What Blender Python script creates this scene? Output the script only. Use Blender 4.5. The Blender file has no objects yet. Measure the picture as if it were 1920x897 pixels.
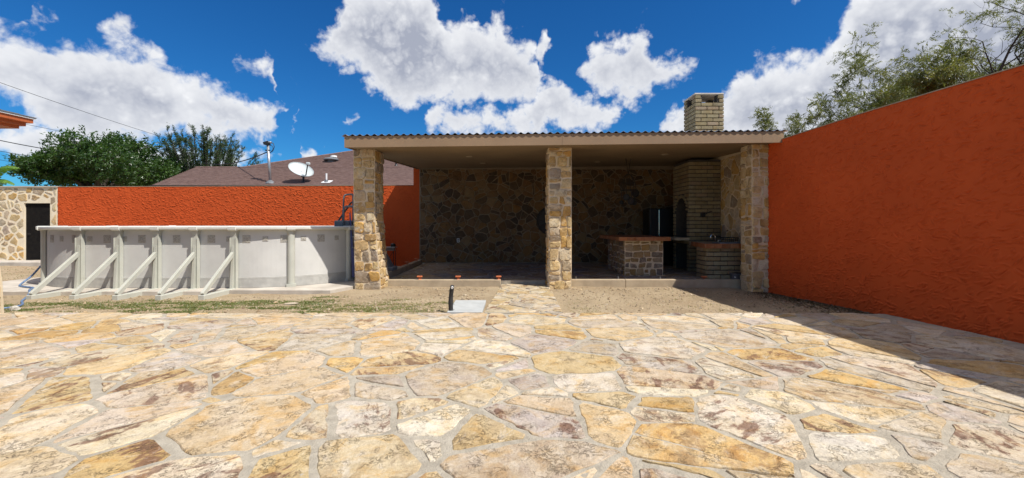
import bpy, math, random
import numpy as np
from mathutils import Vector, Matrix

R = math.radians
rng = random.Random(7)
nrng = np.random.default_rng(11)
sc = bpy.context.scene
COL = sc.collection

# ------------------------------------------------------------------ camera, sky, sun, exposure
cam_d = bpy.data.cameras.new('camera')
cam = bpy.data.objects.new('camera', cam_d)
COL.objects.link(cam)
cam.location = (0, 0, 1.4)
cam.rotation_euler = (R(90), 0, 0)
cam_d.sensor_width = 36
cam_d.lens = 15.0
cam_d.shift_y = -27.5 / 1920
cam_d.clip_end = 3000
cam_d.clip_start = 0.05
sc.camera = cam
SUN = Vector((-0.60, 0.375, -1.0))          # direction the light travels
sun_el = math.atan2(1.0, math.hypot(SUN.x, SUN.y))
sun_d = bpy.data.lights.new('sun', 'SUN')
sun_d.energy = 5.0
sun_d.angle = R(0.5)
sun_d.color = (1.0, 0.955, 0.89)
sun = bpy.data.objects.new('sun', sun_d)
COL.objects.link(sun)
sun.location = (20, -10, 40)
sun.rotation_euler = SUN.to_track_quat('-Z', 'Y').to_euler()
sc.view_settings.view_transform = 'Standard'
sc.view_settings.look = 'None'
sc.view_settings.gamma = 1
sc.view_settings.exposure = 0.25
sc.view_settings.use_curve_mapping = False
sc.cycles.use_denoising = True
sc.cycles.max_bounces = 6
sc.cycles.diffuse_bounces = 3
sc.cycles.transparent_max_bounces = 6

CLOUD_LIGHT = 0.86
F, HX, HY, CZ = 800.0, 960.0, 421.0, 1.4
def px(x, y, d):
    return Vector(((x - HX) * d / F, d, CZ + (HY - y) * d / F))


class NT:
    """small helper for writing node trees"""
    def __init__(s, tree):
        s.t = tree
        s.n = tree.nodes
        s.l = tree.links
    def new(s, typ, **kw):
        n = s.n.new(typ)
        for k, v in kw.items():
            setattr(n, k, v)
        return n
    def put(s, sock, v):
        if v is None:
            return
        if isinstance(v, bpy.types.NodeSocket):
            s.l.new(v, sock)
        else:
            if hasattr(sock.default_value, '__len__') and not hasattr(v, '__len__'):
                v = (v,) * len(sock.default_value)
            if hasattr(v, '__len__') and len(sock.default_value) == 4 and len(v) == 3:
                v = tuple(v) + (1,)
            sock.default_value = v
    def m(s, op, a, b=None, c=None, clamp=False):
        n = s.new('ShaderNodeMath', operation=op, use_clamp=clamp)
        for i, v in enumerate((a, b, c)):
            s.put(n.inputs[i], v)
        return n.outputs[0]
    def v(s, op, a, b=None, scale=None):
        n = s.new('ShaderNodeVectorMath', operation=op)
        s.put(n.inputs[0], a)
        if b is not None:
            s.put(n.inputs[1], b)
        if scale is not None:
            s.put(n.inputs['Scale'], scale)
        return n.outputs['Value'] if op in ('LENGTH', 'DOT_PRODUCT', 'DISTANCE') else n.outputs[0]
    def noise(s, vec, scale, detail=4, rough=0.5, dist=0.0):
        n = s.new('ShaderNodeTexNoise')
        s.put(n.inputs['Vector'], vec)
        n.inputs['Scale'].default_value = scale
        n.inputs['Detail'].default_value = detail
        n.inputs['Roughness'].default_value = rough
        n.inputs['Distortion'].default_value = dist
        return n.outputs['Fac']
    def mapr(s, val, a, b, c=0.0, d=1.0, smooth=False):
        n = s.new('ShaderNodeMapRange')
        n.interpolation_type = 'SMOOTHSTEP' if smooth else 'LINEAR'
        n.clamp = True
        s.put(n.inputs[0], val)
        for i, q in enumerate((a, b, c, d)):
            s.put(n.inputs[1 + i], q)
        return n.outputs[0]
    def mix(s, fac, a, b, blend='MIX'):
        n = s.new('ShaderNodeMix', data_type='RGBA', blend_type=blend)
        s.put(n.inputs[0], fac)
        s.put(n.inputs[6], a)
        s.put(n.inputs[7], b)
        return n.outputs[2]
    def comb(s, x, y, z):
        n = s.new('ShaderNodeCombineXYZ')
        s.put(n.inputs[0], x); s.put(n.inputs[1], y); s.put(n.inputs[2], z)
        return n.outputs[0]


# ---- the sky: Nishita air with cumulus clouds laid out by compass bearing and height
# each band is a run of clouds: (x, top, bottom) read as bearings through the photograph's projection
GAP = (0, 40)
def gapc(x0, x1, y): return [(x0, y + 60, y), (x1, y + 60, y)]
BAND1 = [(-2600, 60, 330), (-1300, 120, 260), (-800, -60, 150), (-300, 20, 230), (-100, 25, 200), (0, 36, 178), (60, 70, 200), (100, 90, 240), (140, 86, 268), (205, 74, 276), (250, 76, 276), (290, 86, 274), (312, 112, 272),
         (340, 138, 260), (380, 140, 262), (410, 163, 266), (450, 178, 270), (490, 200, 274), (515, 192, 268), (530, 212, 262), (541, 240, 252), (546, 300, 240), (576, 120, 50), (586, 82, 92), (610, 52, 112), (635, 15, 122), (655, -30, 130),
         (690, -60, 168), (735, -60, 212), (800, -40, 200), (822, 12, 196), (838, 44, 198), (860, 54, 200), (880, 46, 202), (905, 58, 202), (928, 42, 200), (942, 36, 198), (956, 48, 196), (980, 68, 196), (1004, 88, 188), (1016, 118, 168),
         (1022, 160, 140), (1060, 190, 100), (1070, 130, 144), (1082, 104, 156), (1110, 84, 168), (1150, 78, 186), (1186, 70, 192), (1206, 56, 188), (1216, 64, 182), (1234, 88, 174), (1262, 96, 158), (1282, 118, 146), (1302, 122, 142), (1318, 130, 136),
         (1326, 190, 90), (2000, 190, 90), (2300, 140, 120), (2700, -100, 150), (4000, -60, 200), (9000, 160, 120)]
BAND2 = [(-2600, 300, 380), (-400, 300, 360), (-60, 236, 300), (0, 226, 306), (60, 214, 312), (140, 222, 320), (200, 240, 326), (245, 262, 330), (330, 290, 336), (450, 276, 312), (480, 268, 300), (520, 290, 300), (540, 330, 270), (780, 290, 180), (800, 204, 246), (832, 195, 256),
         (900, 200, 258), (955, 202, 258), (985, 186, 258), (1010, 163, 258), (1026, 148, 256), (1046, 144, 256), (1062, 156, 254), (1084, 170, 252), (1120, 178, 250), (1156, 184, 240), (1170, 200, 226), (1180, 260, 190), (1222, 270, 200),
         (1238, 232, 262), (1262, 214, 270), (1292, 204, 276), (1330, 194, 280), (1360, 182, 284), (1384, 150, 286), (1402, 134, 288), (1442, 110, 290), (1482, 98, 290), (1520, 94, 290), (1546, 80, 290), (1562, 54, 290), (1584, 14, 280), (1604, -20, 270),
         (1700, -80, 250), (1900, -90, 240), (2100, 0, 250), (2400, 180, 240), (3000, 220, 300), (9000, 220, 300)]
BAND3 = [(-2600, 200, 100), (20, 200, 30), (50, 18, 50), (96, 24, 46), (110, 80, 20), (140, 100, 30), (172, 54, 62), (190, 42, 76), (214, 38, 80), (244, 48, 82), (252, 62, 72), (262, 110, 40), (420, 190, 100), (432, 106, 126), (452, 102, 130), (470, 112, 126), (492, 98, 122), (512, 94, 148), (546, 98, 146),
         (552, 200, 100), (540, 340, 250), (550, 290, 302), (562, 277, 312), (582, 275, 312), (596, 286, 312), (606, 310, 280), (625, 260, 180), (636, 203, 222), (662, 201, 221), (672, 240, 180), (990, 160, 60), (1006, 92, 104), (1016, 68, 126), (1030, 70, 112), (1036, 90, 94), (1046, 160, 30), (1470, 70, -20),
         (1482, -4, 8), (1502, -6, 8), (1512, 60, -40), (9000, 200, 100)]
BAND3.sort()
world = bpy.data.worlds.new('World')
sc.world = world
world.use_nodes = True
world.cycles.sampling_method = 'NONE'
wt = world.node_tree
wt.nodes.clear()
W = NT(wt)
BG = 0.10
sky = W.new('ShaderNodeTexSky', sky_type='NISHITA')
sky.sun_disc = False
sky.sun_elevation = sun_el
sky.sun_rotation = math.atan2(-SUN.x, -SUN.y)
sky.altitude = 100
sky.air_density = 1.0
sky.dust_density = 0.2
sky.ozone_density = 2.0
tc = W.new('ShaderNodeTexCoord')
DIR = tc.outputs['Generated']
warp = W.new('ShaderNodeTexNoise')
W.l.new(DIR, warp.inputs['Vector'])
warp.inputs['Scale'].default_value = 11
warp.inputs['Detail'].default_value = 4
warp.inputs['Roughness'].default_value = 0.6
wv = W.v('SCALE', W.v('SUBTRACT', warp.outputs['Color'], (0.5, 0.5, 0.5)), scale=0.10)
sp = W.new('ShaderNodeSeparateXYZ')
W.l.new(DIR, sp.inputs[0])
ws = W.new('ShaderNodeSeparateXYZ')
W.l.new(wv, ws.inputs[0])
az = W.m('ADD', W.m('ARCTAN2', sp.outputs[0], sp.outputs[1]), ws.outputs[0])
an = W.m('DIVIDE', W.m('PINGPONG', W.m('ADD', az, math.pi / 2), math.pi), math.pi)      # 0..1 over the half circle ahead, mirrored behind
el = W.m('ADD', W.m('ARCSINE', sp.outputs[2]), ws.outputs[1])
E0, E1 = -0.1, 0.9
def curve(pts):
    n = W.new('ShaderNodeFloatCurve')
    W.put(n.inputs['Value'], an)
    cv = n.mapping.curves[0]
    pts = sorted(pts)
    cv.points[0].location = pts[0]
    cv.points[1].location = pts[-1]
    for q in pts[1:-1]:
        cv.points.new(*q)
    for p in cv.points:
        p.handle_type = 'VECTOR'
    n.mapping.update()
    return W.m('ADD', W.m('MULTIPLY', n.outputs[0], E1 - E0), E0)
def bear(x, y):
    a = math.atan((x - HX) / F)
    e = math.atan((HY - y) / F * math.cos(a))
    return ((a + math.pi / 2) / math.pi, min(1, max(0, (e - E0) / (E1 - E0))))
dn = hh = None
for band in (BAND1, BAND2, BAND3):
    Tc = curve([bear(x, t) for x, t, b in band])
    Bc = curve([bear(x, b) for x, t, b in band])
    d = W.m('MINIMUM', W.m('SUBTRACT', Tc, el), W.m('SUBTRACT', el, Bc))
    h = W.m('DIVIDE', W.m('SUBTRACT', el, Bc), W.m('MAXIMUM', W.m('SUBTRACT', Tc, Bc), 0.02))
    if dn is None:
        dn, hh = d, h
    else:
        g = W.m('GREATER_THAN', d, dn)
        hh = W.m('ADD', hh, W.m('MULTIPLY', g, W.m('SUBTRACT', h, hh)))
        dn = W.m('MAXIMUM', dn, d)
# unseen clouds overhead, their cover raised to brighten the shade below
over = W.mapr(W.noise(DIR, 3.4, 3, 0.5), 0.33, 0.62, -0.1, 0.1)
dn = W.m('MAXIMUM', dn, W.m('ADD', over, W.mapr(el, 0.55, 0.75, -0.3, 0.0)))
n1 = W.noise(DIR, 26, 8, 0.62, 0.25)
vo = W.new('ShaderNodeTexVoronoi', feature='F1', distance='EUCLIDEAN')
W.put(vo.inputs['Vector'], W.v('ADD', DIR, W.v('SCALE', wv, scale=0.5)))
vo.inputs['Scale'].default_value = 30
vo.inputs['Detail'].default_value = 2.5
vo.inputs['Roughness'].default_value = 0.55
bil = W.m('SUBTRACT', 0.45, vo.outputs['Distance'])
dn = W.m('ADD', dn, W.m('MULTIPLY', W.m('SUBTRACT', n1, 0.5), 0.092))
dn = W.m('ADD', dn, W.m('MULTIPLY', bil, 0.022))
dn = W.m('ADD', dn, 0.012)
alpha = W.mapr(dn, -0.006, 0.030, smooth=True)
big = W.noise(DIR, 9, 5, 0.6)
sh = W.m('ADD', W.m('SUBTRACT', 0.68, hh), W.m('MULTIPLY', W.m('SUBTRACT', big, 0.5), 2.0))
sh = W.m('SUBTRACT', sh, W.m('MULTIPLY', bil, 1.3))
sh = W.m('ADD', sh, W.m('MULTIPLY', W.m('SUBTRACT', 0.5, n1), 1.4))
sh = W.m('MULTIPLY', W.mapr(sh, -0.45, 1.15), W.mapr(dn, 0.0, 0.085))
ccol = W.mix(sh, (0.93, 0.94, 0.96), (0.40, 0.43, 0.52))
ccol = W.v('SCALE', ccol, scale=CLOUD_LIGHT / BG)
hs = W.new('ShaderNodeHueSaturation')
hs.inputs['Saturation'].default_value = 1.22
hs.inputs['Value'].default_value = 0.80
W.l.new(sky.outputs[0], hs.inputs['Color'])
skyc = W.mix(1.0, hs.outputs[0], (0.22, 0.72, 1.12), 'MULTIPLY')
final = W.mix(W.m('MULTIPLY', alpha, 0.97), skyc, ccol)
bgn = W.new('ShaderNodeBackground')
W.l.new(final, bgn.inputs['Color'])
bgn.inputs['Strength'].default_value = BG
wo = W.new('ShaderNodeOutputWorld')
W.l.new(bgn.outputs[0], wo.inputs['Surface'])

# ------------------------------------------------------------------ materials
def new_mat(name):
    m = bpy.data.materials.new(name)
    m.use_nodes = True
    m.node_tree.nodes.clear()
    T = NT(m.node_tree)
    out = T.new('ShaderNodeOutputMaterial')
    b = T.new('ShaderNodeBsdfPrincipled')
    T.l.new(b.outputs[0], out.inputs['Surface'])
    return m, T, b

def surf(name, c1, c2=None, scale=6, rough=0.8, bump=0.0, bscale=60, metal=0.0, lo=0.35, hi=0.65, detail=6, stretch=None, spec=None):
    """two-tone mottled surface with a fine relief"""
    m, T, b = new_mat(name)
    geo = T.new('ShaderNodeNewGeometry')
    vec = geo.outputs['Position']
    if stretch:
        vec = T.v('MULTIPLY', vec, stretch)
    c2 = c2 or tuple(x * 0.8 for x in c1)
    f = T.mapr(T.noise(vec, scale, detail, 0.6), lo, hi)
    T.put(b.inputs['Base Color'], T.mix(f, c1, c2))
    b.inputs['Roughness'].default_value = rough
    b.inputs['Metallic'].default_value = metal
    if spec is not None:
        b.inputs['Specular IOR Level'].default_value = spec
    if bump:
        bn = T.new('ShaderNodeBump')
        bn.inputs['Strength'].default_value = 1.0
        bn.inputs['Distance'].default_value = bump
        T.l.new(T.noise(vec, bscale, 6, 0.65), bn.inputs['Height'])
        T.l.new(bn.outputs[0], b.inputs['Normal'])
    return m

def stone_mat(name, stain=(0.20, 0.075, 0.04), stain_amt=1.0, bump=0.006, strata=1.0, rough=0.85, pale=(0.70, 0.64, 0.53), fine=70, palef=0.75, blotch=0.5):
    """natural stone: the piece's own tint, strata, stains; attribute tint = rgb + random in alpha"""
    m, T, b = new_mat(name)
    at = T.new('ShaderNodeAttribute', attribute_name='tint')
    rnd = at.outputs['Alpha']
    geo = T.new('ShaderNodeNewGeometry')
    off = T.comb(T.m('MULTIPLY', rnd, 137.0), T.m('MULTIPLY', rnd, 71.0), T.m('MULTIPLY', rnd, 211.0))
    vec = T.v('ADD', geo.outputs['Position'], off)
    rot = T.new('ShaderNodeVectorRotate', rotation_type='Z_AXIS')
    T.put(rot.inputs['Vector'], vec)
    T.put(rot.inputs['Angle'], T.m('MULTIPLY', rnd, 41.0))
    sv = T.v('MULTIPLY', rot.outputs[0], (2.2, 4.6, 4.0))
    big = T.noise(vec, 2.6, 5, 0.6, 0.3)
    st = T.noise(sv, 1.5, 8, 0.66, 0.55)
    r2 = T.m('FRACT', T.m('MULTIPLY', rnd, 13.7))
    r3 = T.m('FRACT', T.m('MULTIPLY', rnd, 29.3))
    colr = T.mix(T.mapr(big, 0.35, 0.7), at.outputs['Color'], T.v('MULTIPLY', at.outputs['Color'], (0.80, 0.72, 0.58)))
    # pale bleached scale
    colr = T.mix(T.m('MULTIPLY', T.mapr(st, 0.46, 0.36), T.m('MULTIPLY', r3, palef)), colr, pale)
    # strata lines
    line = T.mapr(T.m('ABSOLUTE', T.m('SUBTRACT', T.m('FRACT', T.m('MULTIPLY', st, 4.0)), 0.5)), 0.0, 0.045, 1.0, 0.0)
    line = T.m('MULTIPLY', line, T.mapr(T.noise(vec, 5, 4, 0.6), 0.45, 0.6))
    colr = T.mix(T.m('MULTIPLY', line, 0.55 * strata), colr, (0.24, 0.17, 0.11))
    # iron stains on some pieces
    amt = T.mapr(r2, 0.55, 0.9, 0.0, stain_amt)
    colr = T.mix(T.m('MULTIPLY', T.mapr(T.m('ADD', st, T.m('MULTIPLY', T.m('SUBTRACT', big, 0.5), 0.5)), 0.53, 0.59), amt), colr, stain)
    fn = T.noise(vec, fine, 5, 0.7)
    colr = T.mix(T.mapr(fn, 0.3, 0.72, 0.0, 0.6), colr, T.v('MULTIPLY', colr, (0.5, 0.46, 0.42)))
    mid = T.noise(vec, 15, 6, 0.7, 0.6)
    warm = T.noise(vec, 4.2, 5, 0.65, 0.8)
    colr = T.mix(T.mapr(warm, 0.50, 0.66, 0.0, blotch), colr, T.v('MULTIPLY', colr, (0.99, 0.80, 0.50)))
    colr = T.mix(T.mapr(warm, 0.46, 0.34, 0.0, blotch), colr, T.v('MULTIPLY', colr, (0.82, 0.80, 0.83)))
    crack = T.mapr(T.m('ABSOLUTE', T.m('SUBTRACT', mid, 0.5)), 0.0, 0.024, 1.0, 0.0)
    crack = T.m('MULTIPLY', crack, T.mapr(T.noise(vec, 6.5, 3, 0.5), 0.46, 0.58))
    colr = T.mix(T.m('MULTIPLY', crack, 0.65), colr, (0.20, 0.14, 0.095))
    colr = T.mix(T.mapr(mid, 0.56, 0.74, 0.0, 0.55), colr, T.v('MULTIPLY', colr, (0.55, 0.50, 0.46)))
    colr = T.mix(T.mapr(mid, 0.44, 0.28, 0.0, 0.45 * palef), colr, pale)
    T.put(b.inputs['Base Color'], colr)
    b.inputs['Roughness'].default_value = rough
    b.inputs['Specular IOR Level'].default_value = 0.25
    h = T.m('ADD', T.m('MULTIPLY', st, 0.8), T.m('MULTIPLY', fn, 0.34))
    h = T.m('ADD', h, T.m('MULTIPLY', mid, 0.7))
    h = T.m('SUBTRACT', h, T.m('MULTIPLY', line, 0.16))
    h = T.m('SUBTRACT', h, T.m('MULTIPLY', crack, 0.25))
    bn = T.new('ShaderNodeBump')
    bn.inputs['Distance'].default_value = bump
    T.l.new(h, bn.inputs['Height'])
    T.l.new(bn.outputs[0], b.inputs['Normal'])
    return m

def leaf_mat(name, c1, c2, trans=0.35):
    m = bpy.data.materials.new(name)
    m.use_nodes = True
    m.node_tree.nodes.clear()
    T = NT(m.node_tree)
    out = T.new('ShaderNodeOutputMaterial')
    at = T.new('ShaderNodeAttribute', attribute_name='tint')
    c = T.mix(at.outputs['Alpha'], c1, c2)
    d = T.new('ShaderNodeBsdfDiffuse')
    t = T.new('ShaderNodeBsdfTranslucent')
    g = T.new('ShaderNodeBsdfGlossy')
    g.inputs['Roughness'].default_value = 0.4
    T.put(d.inputs[0], c)
    T.put(t.inputs[0], T.mix(1.0, c, (1.5, 1.45, 0.6), 'MULTIPLY'))
    mx = T.new('ShaderNodeMixShader')
    mx.inputs[0].default_value = trans
    T.l.new(d.outputs[0], mx.inputs[1]); T.l.new(t.outputs[0], mx.inputs[2])
    mx2 = T.new('ShaderNodeMixShader')
    mx2.inputs[0].default_value = 0.05
    T.l.new(mx.outputs[0], mx2.inputs[1]); T.l.new(g.outputs[0], mx2.inputs[2])
    T.l.new(mx2.outputs[0], out.inputs['Surface'])
    return m

M = {}
M['flag'] = stone_mat('flagstone', bump=0.018, stain=(0.20, 0.100, 0.066), stain_amt=0.8, blotch=0.8, fine=60)
M['wallstone'] = stone_mat('rubble stone', bump=0.014, stain=(0.16, 0.10, 0.06), stain_amt=0.6, strata=0.6, fine=45)
M['rearstone'] = stone_mat('shade-darkened rubble stone', bump=0.014, stain=(0.10, 0.06, 0.035), stain_amt=0.6, strata=0.6, fine=45, pale=(0.26, 0.2, 0.13), palef=0.4)  # rubble stone again, darkened in colour for the pavilion's interior shade
M['brick'] = stone_mat('brick clay', bump=0.004, stain=(0.20, 0.16, 0.10), stain_amt=0.4, strata=0.15, pale=(0.42, 0.37, 0.26))
M['tile'] = stone_mat('terracotta tile', bump=0.003, stain=(0.2, 0.07, 0.03), stain_amt=0.5, strata=0.1, pale=(0.5, 0.26, 0.14))
M['mortar_flag'] = surf('grey patio mortar', (0.45, 0.40, 0.315), (0.33, 0.29, 0.225), 9, 0.95, 0.016, 45)
M['mortar_wall'] = surf('buff wall mortar', (0.72, 0.59, 0.405), (0.62, 0.50, 0.335), 5, 0.95, 0.006, 70)
M['mortar_pale'] = surf('cream wall mortar', (0.82, 0.72, 0.54), (0.74, 0.63, 0.45), 5, 0.95, 0.006, 70)
M['mortar_rear'] = surf('shade-darkened wall mortar', (0.29, 0.23, 0.155), (0.22, 0.17, 0.115), 5, 0.95, 0.006, 70)  # mortar colour lowered to carry the shade at the rear wall
M['mortar_dark'] = surf('dark brick mortar', (0.075, 0.066, 0.055), (0.05, 0.045, 0.04), 12, 0.95, 0.003, 90)
M['concrete'] = surf('pale concrete', (0.56, 0.51, 0.435), (0.40, 0.355, 0.295), 2.2, 0.9, 0.003, 60)
M['curb'] = surf('curb concrete', (0.46, 0.37, 0.25), (0.36, 0.285, 0.19), 4, 0.9, 0.004, 50)
M['pad'] = surf('grey pad concrete', (0.47, 0.48, 0.465), (0.39, 0.40, 0.385), 5, 0.85, 0.002, 60)
M['orange'] = surf('orange stucco paint', (0.60, 0.098, 0.024), (0.53, 0.085, 0.021), 1.1, 0.9, 0.002, 120, spec=0.12)
M['orange_trim'] = surf('orange trim paint', (0.48, 0.12, 0.03), (0.42, 0.10, 0.026), 3, 0.6)
M['cap_orange'] = surf('terracotta plastic', (0.60, 0.17, 0.06), (0.45, 0.12, 0.045), 20, 0.6)
M['tan'] = surf('tan fascia paint', (0.29, 0.19, 0.108), (0.255, 0.165, 0.093), 1.5, 0.75, 0.001, 80)
M['ceil'] = surf('tan ceiling', (0.27, 0.19, 0.105), (0.22, 0.155, 0.085), 0.9, 0.9)
M['galv'] = surf('galvanised sheet', (0.62, 0.63, 0.64), (0.45, 0.46, 0.47), 5, 0.38, 0, metal=0.85)
M['resin'] = surf('sage grey resin', (0.50, 0.50, 0.43), (0.44, 0.44, 0.375), 2.5, 0.45)
M['rim'] = surf('pale rim resin', (0.66, 0.655, 0.60), (0.58, 0.575, 0.52), 2.5, 0.4)
M['poolwall'] = surf('pool wall steel', (0.60, 0.59, 0.55), (0.52, 0.51, 0.475), 1.6, 0.6, 0.0008, 40)
M['emboss'] = surf('pool wall print', (0.50, 0.475, 0.41), (0.27, 0.25, 0.215), 45, 0.6, 0.004, 90)
M['band'] = surf('pool wall lower band', (0.46, 0.45, 0.41), (0.36, 0.35, 0.32), 6, 0.6)
M['ladder'] = surf('grey ladder plastic', (0.17, 0.18, 0.19), (0.13, 0.14, 0.15), 4, 0.45)
M['ladder2'] = surf('blue ladder plastic', (0.035, 0.05, 0.17), (0.03, 0.04, 0.13), 4, 0.45)
M['black'] = surf('black paint', (0.018, 0.018, 0.018), (0.012, 0.012, 0.012), 8, 0.5)
M['gloss'] = surf('black gloss', (0.012, 0.012, 0.013), (0.01, 0.01, 0.01), 8, 0.35)
M['tar'] = surf('black wrapped tape', (0.012, 0.011, 0.010), (0.03, 0.028, 0.026), 30, 0.6, 0.01, 60)
M['white'] = surf('white plastic', (0.78, 0.78, 0.76), (0.7, 0.7, 0.68), 4, 0.5)
M['dish'] = surf('pale dish paint', (0.50, 0.54, 0.53), (0.46, 0.50, 0.49), 3, 0.45)
M['chrome'] = surf('chrome', (0.8, 0.8, 0.8), (0.75, 0.75, 0.75), 4, 0.15, metal=1.0)
M['steel'] = surf('grey steel', (0.42, 0.43, 0.44), (0.36, 0.37, 0.38), 4, 0.4, metal=0.6)
M['iron'] = surf('wrought iron', (0.02, 0.018, 0.016), (0.03, 0.025, 0.02), 20, 0.6)
M['water'] = surf('pool water', (0.05, 0.22, 0.28), (0.04, 0.18, 0.25), 2, 0.08, 0.01, 5)
M['door'] = surf('black door steel', (0.008, 0.007, 0.007), (0.016, 0.014, 0.012), 9, 0.8, 0.004, 14, spec=0.1)
M['shingle'] = surf('brown shingles', (0.115, 0.070, 0.060), (0.27, 0.185, 0.16), 5.5, 0.95, 0.004, 30, stretch=(1, 5, 9), lo=0.32, hi=0.68, spec=0.1)
M['shingle_grey'] = surf('grey shingles', (0.13, 0.13, 0.13), (0.2, 0.2, 0.2), 9, 0.9, 0.004, 30)
M['hose'] = surf('blue hose', (0.03, 0.07, 0.19), (0.20, 0.30, 0.44), 30, 0.5)
M['bark'] = surf('dark bark', (0.035, 0.027, 0.021), (0.06, 0.047, 0.037), 9, 0.9, 0.01, 30)
M['tub'] = surf('grey tub', (0.10, 0.10, 0.115), (0.08, 0.08, 0.09), 5, 0.45)
M['leafA'] = leaf_mat('broad leaves', (0.020, 0.058, 0.010), (0.070, 0.14, 0.022))
M['leafB'] = leaf_mat('narrow leaves', (0.030, 0.062, 0.020), (0.075, 0.12, 0.045))
M['leafC'] = leaf_mat('mesquite leaves', (0.080, 0.110, 0.026), (0.21, 0.225, 0.06), 0.4)
M['leafD'] = leaf_mat('banana leaf', (0.06, 0.16, 0.02), (0.16, 0.28, 0.06), 0.4)
M['grass'] = leaf_mat('grass blades', (0.075, 0.13, 0.02), (0.32, 0.27, 0.11), 0.3)
M['pebble'] = stone_mat('pebbles', bump=0.002, stain_amt=0.3)

# dirt: pale sandy soil with darker damp and reddish patches
m, T, b = new_mat('sandy dirt')
geo = T.new('ShaderNodeNewGeometry')
P = geo.outputs['Position']
c = T.mix(T.mapr(T.noise(P, 0.9, 6, 0.6), 0.35, 0.68), (0.46, 0.365, 0.24), (0.335, 0.25, 0.155))
c = T.mix(T.mapr(T.noise(P, 3.2, 6, 0.65), 0.56, 0.72, 0, 0.6), c, (0.22, 0.17, 0.09))
c = T.mix(T.mapr(T.noise(P, 24, 5, 0.7), 0.35, 0.72, 0, 0.6), c, (0.19, 0.145, 0.09))
c = T.mix(T.mapr(T.noise(P, 45, 3, 0.7), 0.62, 0.72, 0, 0.6), c, (0.62, 0.54, 0.41))
T.put(b.inputs['Base Color'], c)
b.inputs['Roughness'].default_value = 0.95
b.inputs['Specular IOR Level'].default_value = 0.1
bn = T.new('ShaderNodeBump')
bn.inputs['Distance'].default_value = 0.03
T.l.new(T.noise(P, 18, 8, 0.7), bn.inputs['Height'])
T.l.new(bn.outputs[0], b.inputs['Normal'])
M['dirt'] = m

# ------------------------------------------------------------------ geometry helpers
WLOC = {}
def place(o, parent, origin):
    o.location = origin
    COL.objects.link(o)
    WLOC[o.name] = Vector(origin)
    if parent is not None:
        o.parent = parent
        o.matrix_parent_inverse = Matrix.Translation(-WLOC[parent.name])
    return o

def tag(o, label=None, cat=None, group=None, kind=None):
    if label: o['label'] = label
    if cat: o['category'] = cat
    if group: o['group'] = group
    if kind: o['kind'] = kind
    return o

def thing(name, loc, label, cat, group=None, kind=None):
    o = bpy.data.objects.new(name, None)
    o.empty_display_size = 0.1
    place(o, None, Vector(loc))
    return tag(o, label, cat, group, kind)

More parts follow.
